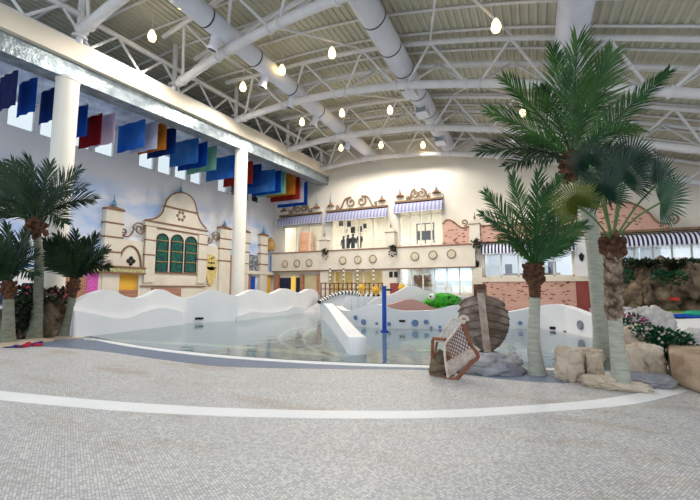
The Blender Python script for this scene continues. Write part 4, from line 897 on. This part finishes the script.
def rock(label, c, r, m='rock', seed=0, amp=.22, flat=.5, sub=5, group=None, z=0):
    mb = MB().ico(c, r, sub, amp, seed, 1.6, flat).floor(z); return tag(mb.build('rock', m, None, 'all'), label, 'rock', group)
c = pZ(483, 370); rock('smooth grey rock mound under the wooden boat', (c.x, c.y, .0), (.78, .56, .34), 'rockgrey', 3, .12, .1)
c2 = pZ(497, 362); rock('low grey rock at the right foot of the boat', (c2.x+.1, c2.y-.1, .0), (.42, .5, .2), 'rockgrey', 5, .25, .2)
# ------------------------------------------------------------------ net basket
nz = depth(pZ(447, 379))
nt = thing('rope_net_basket', 'rope net basket with white and brown frames beside the boat', 'net', pZ(447, 379))
Q = lambda x, y, d=0: pc(x, y, nz+d)
wf = spline([Q(448, 378), Q(445.5, 362), Q(445, 345, -.02), Q(452, 335), Q(459, 325, .1), Q(463, 320.5, .2)], 5)
MB().tube(wf, .022, 7).build('white_frame', 'rope', nt, True)
lf = spline([Q(437, 343, .35), Q(444, 331, .4), Q(451, 320.5, .45), Q(455, 318.5, .45), Q(458, 321, .4)], 5)
MB().tube(lf, .02, 7).build('grey_frame', 'rope', nt, True)
MB().tube([Q(432, 367, .42), Q(432.5, 341, .38), Q(434, 338.5, .38)], .03, 7).build('brown_post', 'ropebrown', nt, True)
MB().tube([Q(433, 338.5, .38), Q(446, 339.5, .1)], .03, 7).build('brown_bar', 'ropebrown', nt, True)
MB().tube([Q(437, 342, .35), Q(434, 360, .35), Q(440, 374, .25), Q(447, 378)], .025, 7).build('lower_brace', 'ropebrown', nt, True)
rb = spline([Q(463, 321, .2), Q(466, 333, .15), Q(471, 345, .1), Q(478, 356, .1), Q(471, 363, 0), Q(464, 371, -.03), Q(456, 379, -.05), Q(448, 379)], 5)
MB().tube(rb, .035, 7).build('brown_edge', 'ropebrown', nt, True)
MB().tube(spiral(Q(463, 320.5, .15), .09, 1.0, 1, RT, UP, 16), .03, 7).build('rope_loop', 'rope', nt, True)
def net(a, b, c, d, n, m_, mname, r, bulge):   # a-b bottom edge polyline ends, c-d top
    mb = MB(); f = lambda u, v: (a*(1-u)+b*u)*(1-v) + (c*(1-u)+d*u)*v - FW*(bulge*math.sin(math.pi*u)*math.sin(math.pi*v))
    for k in range(-m_, n+1):
        p1 = []; p2 = []
        for s in range(13):
            v = s/12; u = k/n + v*m_/n
            if 0 <= u <= 1: p1.append(f(u, v)); p2.append(f(1-u, v))
        for p in (p1, p2):
            if len(p) > 1: mb.tube(p, r, 4, False)
    return mb.build('netting', mname, nt)
net(Q(437, 343, .35), Q(446, 343, 0), Q(452, 319.5, .45), Q(462, 321, .2), 4, 4, 'rope', .006, .03)
net(Q(446, 362), Q(474, 348, .1), Q(445.5, 345), Q(463, 322, .18), 8, 5, 'ropebrown', .009, -.05)
net(Q(448, 378), Q(476, 357, .08), Q(446, 362), Q(472, 347, .1), 11, 6, 'rope', .008, .03)
sk = MB().grid([[Q(449, 377.5, .08), Q(474, 357, .17)], [Q(446.5, 363, .09), Q(470, 348, .18)]]); sk.grid([[Q(449, 377.5, .1), Q(474, 357, .19)], [Q(446.5, 363, .11), Q(470, 348, .2)]]); sk.build('lining_sheet', mat('pale_sheet', (196, 180, 176), (170, 150, 146), 4, .8), nt)
c = Q(441, 367, .35); rock('dark brown rock inside the rope net basket', (c.x, c.y, .12), (.22, .24, .3), 'rockbrown', 9, .25, .3)
# ------------------------------------------------------------------ palms
def frond(base, tip, lift, name, m, par, ll=.8, n=34, wid=.028, face=.55, seed=0, droop=.12, back=0.0):
    base, tip = V(base), V(tip); d = tip-base; L = d.length
    ctrl = base + d*.5 + V((0, 0, lift*L)); rnd = random.Random(seed)
    B = lambda t: base*(1-t)**2 + ctrl*2*t*(1-t) + tip*t*t
    mb = MB(); mb.tube([B(k/10) for k in range(11)], [.028*(1-k/11)+.004 for k in range(11)], 5)
    vd = -FW
    for i in range(n):
        t = .14 + .86*i/(n-1); p = B(t); T = (B(min(t+.02, 1))-B(max(t-.02, 0))).normalized()
        nrm = (V((0, 0, 1))*(1-face) + vd*face); sd = T.cross(nrm)
        if sd.length < .1: sd = T.cross(V((1, 0, 0)))
        sd.normalize(); nn = sd.cross(T).normalized()
        if nn.dot(nrm) < 0: nn = -nn
        prof = min(1, (t-.05)*3.2)*(1-.62*max(0, t-.45)/.55)
        for s in (-1, 1):
            l = ll*prof*rnd.uniform(.85, 1.1); ang = math.radians(52-28*t+rnd.uniform(-6, 6))
            dr = T*math.cos(ang) + sd*s*math.sin(ang) + nn*rnd.uniform(.05, .32); dr.normalize()
            w = (T*math.sin(ang) - sd*s*math.cos(ang))*wid*rnd.uniform(.8, 1.15)
            a = p; mdp = p + dr*l*.5; e = p + dr*l + V((0, 0, -droop*l))
            mb.add([a-w*.5, a+w*.5, mdp+w*.9, mdp-w*.9, e], [(0, 1, 2, 3), (3, 2, 4)])
    return mb.build(name, m, par, fix=False)
def trunk(par, pts, rs, m, name='trunk', n=16, rings=0):
    pp = spline(pts, 6); k = len(pp); rr = [interp([(i/(len(rs)-1), r) for i, r in enumerate(rs)], j/(k-1)) for j in range(k)]
    return MB().tube(pp, rr, n).build(name, m, par, True)
def stubs(par, c, r, h, n, m, seed=0, ln=.12):
    mb = MB(); rnd = random.Random(seed)
    for k in range(n):
        a = k*2.4; z = h*(k/n); p = V(c)+V((math.cos(a)*r, math.sin(a)*r, z)); q = p + V((math.cos(a)*ln, math.sin(a)*ln, ln*rnd.uniform(.3, 1.1)))
        mb.tube([p-V((math.cos(a)*.04, math.sin(a)*.04, .05)), (p+q)/2+V((math.cos(a)*.03, math.sin(a)*.03, 0)), q], [.06, .045, .012], 5)
    return mb.build('leaf_stubs', m, par, True)
# tallest feather palm, standing behind the right rocks
B3 = pZ(603, 357); z3 = depth(B3)
p3 = thing('palm_tree', 'tallest feather palm with a long smooth pale trunk', 'palm', B3)
trunk(p3, [B3, pc(602, 330, z3), pc(598, 290, z3), pc(593, 240, z3), pc(584, 195, z3), pc(575, 170, z3)], [.23, .19, .175, .165, .155, .17], 'trunk')
C3 = pc(573, 166, z3); MB().ico(C3, (.28, .28, .38), 3, .4, 2, 3).build('crown_fibre', 'fibre', p3, True); stubs(p3, C3-V((0, 0, .35)), .2, .6, 22, 'fibre', 4)
for i, (x, y, dz, lf_, fc, mm, ll) in enumerate(((577, 42, -.9, .05, .8, 'leafA', 1.0), (611, 55, -.3, .1, .75, 'leafA', .9), (553, 50, .8, .1, .75, 'leafA', .85), (668, 72, .2, .02, .55, 'leafB', .62), (505, 80, .3, .13, .7, 'leafA', .8), (489, 112, -.4, .12, .7, 'leafA', .8), (482, 152, -.2, .16, .6, 'leafF', .75),
        (508, 166, -.8, .16, .6, 'leafF', .65), (640, 130, .9, .2, .6, 'leafA', .7), (655, 165, .5, .2, .6, 'leafF', .7), (540, 88, 1.3, .2, .6, 'leafF', .8), (600, 80, 1.4, .2, .6, 'leafF', .8), (525, 140, 1.0, .2, .6, 'leafF', .8), (610, 200, -.9, .2, .6, 'leafF', .6))):
    frond(C3+V((0, 0, .12)), pc(x, y, z3+dz), lf_, 'frond', mm, p3, ll*1.2, 52, .02, fc, i)
# middle palm right of the boat
B2 = pZ(537, 374); z2 = depth(B2)
p2 = thing('palm_tree', 'short feather palm just right of the boat with a flared pale trunk', 'palm', B2)
trunk(p2, [B2, pc(535.5, 362, z2), pc(533.5, 340, z2), pc(534, 318, z2), pc(535, 296, z2)], [.19, .14, .11, .1, .095], 'trunk')
trunk(p2, [pc(535, 298, z2), pc(534.5, 285, z2), pc(534, 272, z2), pc(534, 263, z2)], [.095, .11, .115, .1], 'fibre', 'fibre_sheath'); C2 = pc(534, 268, z2)
stubs(p2, pc(534, 282, z2), .09, .36, 22, 'fibre', 2, .1)
for i, (x, y, dz, lf_, fc, mm, ll) in enumerate(((538, 174, -.7, .02, .85, 'leafB', .66), (512, 176, .5, .08, .75, 'leafA', .6), (486, 194, .1, .14, .7, 'leafA', .6), (482, 215, -.3, .2, .65, 'leafB', .58), (499, 240, -.5, .25, .6, 'leafA', .5), (558, 178, .3, .08, .75, 'leafA', .58), (574, 205, -.1, .16, .7, 'leafB', .6), (583, 226, -.2, .22, .6, 'leafA', .55), (570, 243, -.5, .25, .6, 'leafB', .48), (548, 188, .9, .2, .6, 'leafF', .6))):
    frond(C2, pc(x, y, z2+dz), lf_, 'frond', mm, p2, ll*.92, 40, .015, fc, 30+i)
# fan palm in front on the right
B1 = pZ(622, 389); z1 = depth(B1)
p1 = thing('palm_tree', 'fan palm with a shaggy scaled trunk on the right foreground rocks', 'palm', B1)
trunk(p1, [B1, pc(620, 370, z1), pc(617, 345, z1), pc(615, 317, z1)], [.17, .125, .105, .1], 'trunk')
trunk(p1, [pc(615, 320, z1), pc(614, 290, z1), pc(613, 258, z1)], [.1, .105, .1], 'scale', 'scaled_trunk')
mb = MB(); rnd = random.Random(5)
for k in range(64):
    a = k*2.399; zq = k/64; c = pc(614-zq*1, 319-zq*62, z1); o = V((math.cos(a), math.sin(a), 0))
    p = c + o*.075; tng = V((-math.sin(a), math.cos(a), 0))
    mb.add([p - tng*.06, p + tng*.06, p + o*.05 + V((0, 0, .04)) + tng*.04, p + o*.05 + V((0, 0, .04)) - tng*.04, p + o*.065 + V((0, 0, .11)), p + V((0, 0, .13)), p+o*.02-V((0, 0, .03))],
           [(0, 6, 3), (6, 1, 2), (6, 2, 3), (3, 2, 4), (0, 3, 5), (1, 5, 2), (3, 4, 5), (2, 5, 4)])
mb.build('trunk_scales', 'scale', p1)
trunk(p1, [pc(613, 260, z1), pc(613, 248, z1), pc(612.5, 238, z1)], [.11, .125, .08], 'fibre', 'crown_fibre'); stubs(p1, pc(613, 254, z1), .09, .26, 24, 'fibre', 8, .1)
C1 = pc(612.5, 243, z1)
def fan(px, py, dz, rp, axis, tilt, m, seed, n=42, span=280, cup=.22):
    """axis: picture direction of the blade's middle (degrees, 90 = up); tilt: lean of the blade plane"""
    c = pc(px, py, z1+dz); R = rp*depth(c)/F; rnd = random.Random(seed)
    st = MB().tube(spline([C1, (C1+c)/2 + V((0, 0, .08)), c], 6), .016, 6).build('petiole', 'petiole', p1, True)
    nrm = (-FW + RT*tilt[0] + UP*tilt[1]).normalized(); u = (RT - nrm*RT.dot(nrm)).normalized(); v = nrm.cross(u)*1
    if v.z < 0: v = -v
    mb = MB(); a0 = math.radians(axis-span/2)
    def P(a, r, off=0): return c + (u*math.cos(a)+v*math.sin(a))*r + nrm*(cup*r*r/R + off)
    for k in range(n):
        a = a0 + math.radians(span)*(k+.5)/n; h = math.radians(span)/n/2
        rm = R*.3; re = R*rnd.uniform(.9, 1.05)*(.82+.18*math.cos(math.radians(axis)-a)); j = rnd.uniform(-.04, .04)
        mid = (P(a, rm, .012)); 
        mb.add([c, P(a-h, rm), mid, P(a+h, rm), P(a+j, re, -.03)+V((0, 0, -.05*re)), P(a-h*.75, (rm+re)/2), P(a+h*.75, (rm+re)/2)], [(0, 1, 2), (0, 2, 3), (1, 5, 2), (2, 6, 3), (2, 5, 4), (2, 4, 6)])
    mb.build('fan_leaf', m, st, fix=False)
fan(622, 181, -.1, 43, 85, (.1, .35), 'leafC', 1)
fan(603, 196, -.5, 36, 100, (-.1, .3), 'leafC', 2)
fan(657, 184, .1, 37, 55, (.5, .1), 'leafC', 3)
fan(660, 203, -.4, 40, 25, (.4, -.2), 'leafE', 4, 30, 220)
fan(578, 206, -.6, 33, 120, (-.3, .2), 'leafD', 5)
fan(590, 165, .5, 30, 100, (-.2, .2), 'leafC', 6)
fan(630, 165, .6, 36, 85, (0, .1), 'leafC', 7)
# three palms at left
def leftpalm(label, bx, by, tpts, rs, sheath, crown, fr, ll, m='trunk2', fl=.2):
    B = pZ(bx, by); z = depth(B); t = thing('palm_tree', label, 'palm', B)
    trunk(t, [B] + [pc(x, y, z) for x, y in tpts], rs, m)
    if sheath:
        trunk(t, [pc(x, y, z) for x, y in sheath], [.11, .13, .14, .12], 'fibre', 'fibre_sheath'); stubs(t, pc(*sheath[1], z), .1, .34, 20, 'fibre', int(bx), .1)
    c = pc(*crown, z)
    for i, (x, y, dz, lf_, fc) in enumerate(fr): frond(c, pc(x, y, z+dz), lf_, 'frond', 'leafF', t, ll, 42, .024, fc, int(bx)*7+i)
    return t, z
pb, zb_ = leftpalm('tall feather palm in the middle of the left group', 34, 341, [(36, 325), (38, 300), (39, 270), (38.5, 250), (36.5, 232)], [.24, .17, .13, .12, .11, .105], [(37, 240), (36.5, 232), (36, 224), (36, 217)], (36, 222),
    [(30, 160, -.8, .04, .8), (0, 168, -.3, .12, .7), (-18, 190, 0, .2, .6), (78, 172, .2, .14, .7), (93, 200, 0, .24, .6), (64, 223, -.6, .35, .55), (0, 215, -.5, .35, .55), (50, 165, .6, .1, .7), (12, 162, .6, .1, .7), (84, 188, -.6, .22, .6), (20, 190, 1.0, .2, .6), (60, 190, 1.0, .2, .6), (-20, 172, .5, .2, .6)], .95)
mb = MB(); rnd = random.Random(11)
for k in range(30): mb.ico(pc(36+rnd.uniform(-10, 10), 227+rnd.uniform(-7, 7), zb_-.3+rnd.uniform(-.1, .25)), .09, 1)
mb.build('nut_cluster', 'fibre', pb, 'all')
leftpalm('short feather palm at the left edge of the photo', 7, 345, [(7.5, 335), (8.5, 318), (8.5, 299)], [.25, .18, .14, .12], [(8.5, 301), (8, 294), (7.5, 287), (7.5, 280)], (7.5, 284),
    [(8, 226, -.5, .03, .8), (-14, 232, 0, .1, .7), (-32, 252, 0, .2, .6), (26, 234, .2, .1, .7), (36, 254, -.1, .2, .6), (34, 275, -.5, .35, .5), (-20, 272, -.5, .35, .5), (20, 245, .8, .2, .6), (-4, 240, .8, .2, .6)], .8)
leftpalm('short feather palm at the right of the left group', 66, 338, [(67.5, 328), (70.5, 312), (72, 296)], [.26, .18, .13, .115], [(72, 298), (73, 291), (74, 284), (74.5, 278)], (74.5, 282),
    [(76, 232, -.5, .02, .8), (58, 236, .2, .08, .7), (44, 242, 0, .14, .7), (96, 236, .2, .08, .7), (107, 250, 0, .14, .65), (108, 268, -.3, .3, .55), (47, 262, -.4, .3, .55), (86, 240, .8, .12, .7), (66, 244, .8, .15, .6), (98, 256, -.6, .2, .6), (54, 252, -.6, .2, .6)], .75)
# ------------------------------------------------------------------ left rocks, flowers, cloth
def shrub(name, label, cat, c, r, n, leaf, m, seed, fl=None, fm='flower', nf=0, group=None):
    t = thing(name, label, cat, (c[0], c[1], c[2]-r[2]), group); rnd = random.Random(seed); mb = MB()
    def pt():
        while True:
            q = V((rnd.uniform(-1, 1), rnd.uniform(-1, 1), rnd.uniform(-1, 1)))
            if .35 < q.length < 1: return q
    for k in range(n):
        q = pt(); p = V(c)+V((q.x*r[0], q.y*r[1], q.z*r[2])); d = (q + V((rnd.uniform(-.7, .7), rnd.uniform(-.7, .7), rnd.uniform(-.2, .9)))).normalized(); s = d.cross(V((rnd.uniform(-1, 1), rnd.uniform(-1, 1), 1))).normalized(); l = leaf*rnd.uniform(.7, 1.3)
        mb.add([p, p+d*l*.5+s*l*.28, p+d*l, p+d*l*.5-s*l*.28], [(0, 1, 2, 3)])
    mb.build('foliage', m, t, fix=False)
    if nf:
        mb = MB()
        for k in range(nf):
            q = pt().normalized(); p = V(c)+V((q.x*r[0], q.y*r[1], abs(q.z)*r[2])); mb.ico(p, leaf*.3, 1)
        mb.build('blossoms', fm, t, True)
    return t
q = pc(50, 318, 12.9); rock('brown rock boulder between the left palm trunks', (q.x, q.y, .55), (.72, .5, .85), 'rockbrown', 12, .3, .35)
q = pc(20, 318, 12.7); rock('dark brown rock boulder behind the left edge palm', (q.x, q.y, .55), (.62, .5, .85), 'rockbrown', 15, .3, .35)
q2 = pc(21, 312, zb_-.15); shrub('creeper', 'dark creeper hanging over the left boulder', 'plant', (q2.x, q2.y, q2.z), (.36, .25, .5), 420, .16, 'shrubdark', 2)
q2 = pc(53, 297, 12.8); shrub('rose_bush', 'rose flowered bush on top of the brown boulder', 'plant', (q2.x, q2.y, q2.z), (.75, .45, .26), 420, .15, 'shrubdark', 3, True, 'rose', 26)
q2 = pc(28, 294, 12.7); shrub('rose_bush', 'rose flowered bush left of the tall left palm trunk', 'plant', (q2.x-.1, q2.y, q2.z), (.5, .4, .26), 300, .15, 'shrubdark', 4, True, 'rose', 22)
tp = thing('beach_towel', 'crumpled navy and red cloth lying on the left beach edge', 'towel', pZ(23, 346))
def flatcloth(px, name, m, seed):
    P = [pZ(*p) for p in px]; rows = []; rnd = random.Random(seed)
    for i in range(5):
        rows.append([])
        for j in range(9):
            u, v = j/8, i/4; p = (P[0]*(1-u)+P[1]*u)*(1-v) + (P[3]*(1-u)+P[2]*u)*v; rows[-1].append(p + V((0, 0, .02 + .09*abs(noise.noise(p*5+V((seed, 0, 0))))*math.sin(math.pi*v))))
    mb = MB().grid(rows); mb.grid([[V((p.x, p.y, .008)) for p in r] for r in rows]); mb.build(name, m, tp, 'all', fix=False)
flatcloth([(3, 348), (24, 348), (26, 343), (15, 343)], 'navy_part', 'clothblue', 1); flatcloth([(17, 348.4), (30, 347), (33, 342), (24, 342.6)], 'red_part', 'clothred', 2); flatcloth([(26, 346.5), (43, 345), (42, 342), (32, 341.5)], 'navy_part', 'clothblue', 3); flatcloth([(32, 346.8), (42, 346), (43, 344.2), (35, 344)], 'red_part', 'clothred', 4)
for i, (px, py, nm) in enumerate(((8, 346.5, 'left edge palm'), (34, 342.5, 'tall left palm'), (66, 339, 'right-hand palm of the left group'))):
    q = pZ(px, py-1); rock('flat pale stone ring at the foot of the '+nm, (q.x, q.y, .0), (.58, .55, .1), 'rock', 40+i, .15, 0, 3)
# ------------------------------------------------------------------ right rocks and planter
def rk(label, px, py, w, d, h, m='rock', seed=0, flat=.75, amp=.12, dx=0, dy=0):
    q = pZ(px, py); c = q + bd*(d) ; return rock(label, (c.x, c.y, h*.42), (w, d, h*.62), m, seed, amp, flat, 5)
rk('large tan rock left of the fan palm trunk', 573, 383, .25, .24, .58, 'rock', 21)
rk('tan rock wedged close beside the fan palm trunk', 598, 384, .16, .2, .52, 'rock', 22)
rk('small rounded tan rock at the left front corner', 567, 382, .17, .14, .22, 'rock', 23, .2)
rk('low flat rock in front of the fan palm trunk', 604, 390, .3, .18, .2, 'rock', 24, .5)
rk('flat pale rock at the foot of the fan palm', 628, 393, .42, .22, .13, 'rock', 25, .4)
rk('upright pale rock just right of the fan palm trunk', 634, 384, .24, .2, .62, 'rock', 26, .8)
rk('grey tan rock below the white-flowered shrub', 652, 381, .34, .3, .62, 'rock', 27, .5)
rk('grey low rock in the gap before the planter', 650, 389, .45, .2, .22, 'rockgrey', 28, .3)
rk('flat pale ledge rock behind the tall palm trunk', 592, 366, .34, .25, .34, 'rock', 29, .6, .1)
q = pZ(640, 373); rock('tan rock carrying the shrub behind the upright pale rock', (q.x+.1, q.y+.45, .35), (.42, .38, .55), 'rock', 31, .15, .55)
q = pZ(652, 352); rock('pale grey boulder behind the white-flowered shrub', (q.x+.15, q.y+.8, .5), (.62, .45, .62), 'rockpale', 32, .2, .3)
q = pZ(690, 358); rock('pale grey boulder at the right edge behind the planter', (q.x+.25, q.y+.2, .25), (.5, .4, .42), 'rockpale', 33, .2, .3)
a, b, c_, e = pZ(672, 384), pZ(722, 402), pZ(722, 380), pZ(668, 368)
pl = MB().prism([(a.x, a.y, 0), (b.x, b.y, 0), (c_.x, c_.y, 0), (e.x, e.y, 0)], (0, 0, .56)); po = pl.build('rock_planter', 'rock')
po.data.materials.clear(); po.data.materials.append(mat('brown_planter_rock', (190, 168, 144), (146, 122, 100), 2, .85, 0, .7, 6)); tag(po, 'brown carved rock planter wall at the right edge', 'planter')
bv = po.modifiers.new('bevel', 'BEVEL'); bv.width = .06; bv.segments = 3
zq = 7.0
q = pc(668, 345, 7.4); shrub('flowering_shrub', 'green shrub with small white flowers on the right rocks', 'shrub', (q.x, q.y, q.z), (.42, .3, .27), 900, .1, 'shrub', 6, True, 'flower', 40)
q = pc(650, 334, 7.6); shrub('flowering_shrub', 'smaller white-flowered shrub nearest the fan palm trunk', 'shrub', (q.x, q.y, q.z-.02), (.34, .26, .16), 600, .085, 'shrub', 7, True, 'flower', 50)
q = pc(630, 323, 9); shrub('magenta_flowers', 'magenta flowers behind the fan palm trunk', 'flowers', (q.x, q.y, q.z), (.35, .3, .2), 420, .08, 'shrub', 8, True, 'magenta', 44)
q = pZ(630, 345); rock('grey rock bank under the magenta flowers', (q.x+.1, q.y+.8, .35), (.7, .5, .68), 'rockgrey', 35, .2, .4)
# rocky terrace at the far right
tz = .42
struct(MB().prism([(2.7, 12.6, 0), (14, 9.5, 0), (14, BY-.5, 0), (3.2, BY-.5, 0)], (0, 0, tz)).build('floor_terrace', 'concrete'))
def zt_(px, py): return pZ(px, py, tz)
q = [zt_(*p) for p in ((664, 338), (720, 340), (720, 319), (655, 321))]
tag(MB().prism([V((p.x, p.y, tz)) for p in q], (0, 0, .05)).build('white_slab', 'white'), 'flat white slab on the terrace by the right edge', 'slab')
rb_c = [(632, 285, 20.5, 1.15, 1.45), (652, 284, 20.2, 1.0, 1.5), (672, 284, 20, 1.1, 1.4), (692, 284, 19.5, 1.2, 1.45), (715, 284, 19.5, 1.3, 1.5)]
rn = ['left end of the brown rock wall', 'jutting brown rock beside the left end of the rock wall', 'middle stretch of the brown rock wall', 'brown rock wall boulder near the right edge', 'last boulder of the rock wall at the right edge']
for i, (px, py, zc, w_, hh) in enumerate(rb_c):
    c = pc(px, py, zc); rock('tall boulder, '+rn[i], (c.x, c.y+.4, tz+hh*.72), (w_, .9, hh*.98), 'rockbrown', 50+i, .5, .5, 5, None, tz)
    c2 = pc(px-2, 264, zc-.2); shrub('hedge_plant', 'dark leafy plant on the rock wall, %s from the left' % ORD[i], 'plant', (c2.x, c2.y+.4, c2.z-.05), (.75, .5, .28), 320, .2, 'shrubdark', 60+i, None, 'flower', 0, 'dark plants on top of the rock wall')
for i, (px, py) in enumerate(((626, 277), (661, 277), (678, 278))):
    c2 = pc(px, py, 19.0); shrub('hanging_plant', 'dark green plant hanging down the rock wall face, %s from the left' % ORD[i], 'plant', (c2.x, c2.y, c2.z), (.35, .25, .28), 130, .2, 'shrub', 70+i, None, 'flower', 0, 'plants hanging on the rock wall')
P = pc(676, 299, 18.6); tag(MB().box((P.x-.14, P.y, P.z-.07), (P.x+.14, P.y+.5, P.z+.07)).build('red_sign', mat('red_sign_paint', (200, 50, 40))), 'small red sign on the brown rock wall', 'sign')
q = [zt_(*p) for p in ((644, 313), (720, 315), (720, 310), (650, 310))]
tag(MB().prism([V((p.x, p.y, tz)) for p in q], (0, 0, .1)).build('moss_bed', 'moss'), 'bright green moss strip at the foot of the rock wall', 'moss')
q = [zt_(*p) for p in ((634, 315), (720, 318.5), (720, 315.5), (640, 313.5))]
tag(MB().prism([V((p.x, p.y, tz)) for p in q], (0, 0, .07)).build('tan_kerb', 'sandstone'), 'tan kerb in front of the moss strip', 'kerb')
q = zt_(682, 318.5); tf = thing('pool_float', 'blue and green pool float lying on the terrace', 'float', (q.x, q.y, tz))
MB().ico((q.x, q.y, tz+.1), (1.0, .35, .1), 2).build('blue_float', 'blue', tf, 'all'); MB().ico((q.x+.4, q.y-.1, tz+.22), (.4, .25, .12), 2).build('green_float', mat('teal_float', (40, 170, 140)), tf, 'all')
# ------------------------------------------------------------------ light
w = bpy.data.worlds.new('world'); SC.world = w; w.use_nodes = True
bg = w.node_tree.nodes['Background']; bg.inputs[0].default_value = (.86, .93, 1, 1); bg.inputs[1].default_value = .8
SC.view_settings.view_transform = 'Standard'; SC.view_settings.look = 'None'; SC.view_settings.exposure = 0.55; SC.view_settings.gamma = 1
try: SC.view_settings.use_curve_mapping = False
except Exception: pass
SC.cycles.max_bounces = 8; SC.cycles.diffuse_bounces = 4; SC.cycles.transparent_max_bounces = 12
SC.cycles.use_denoising = True
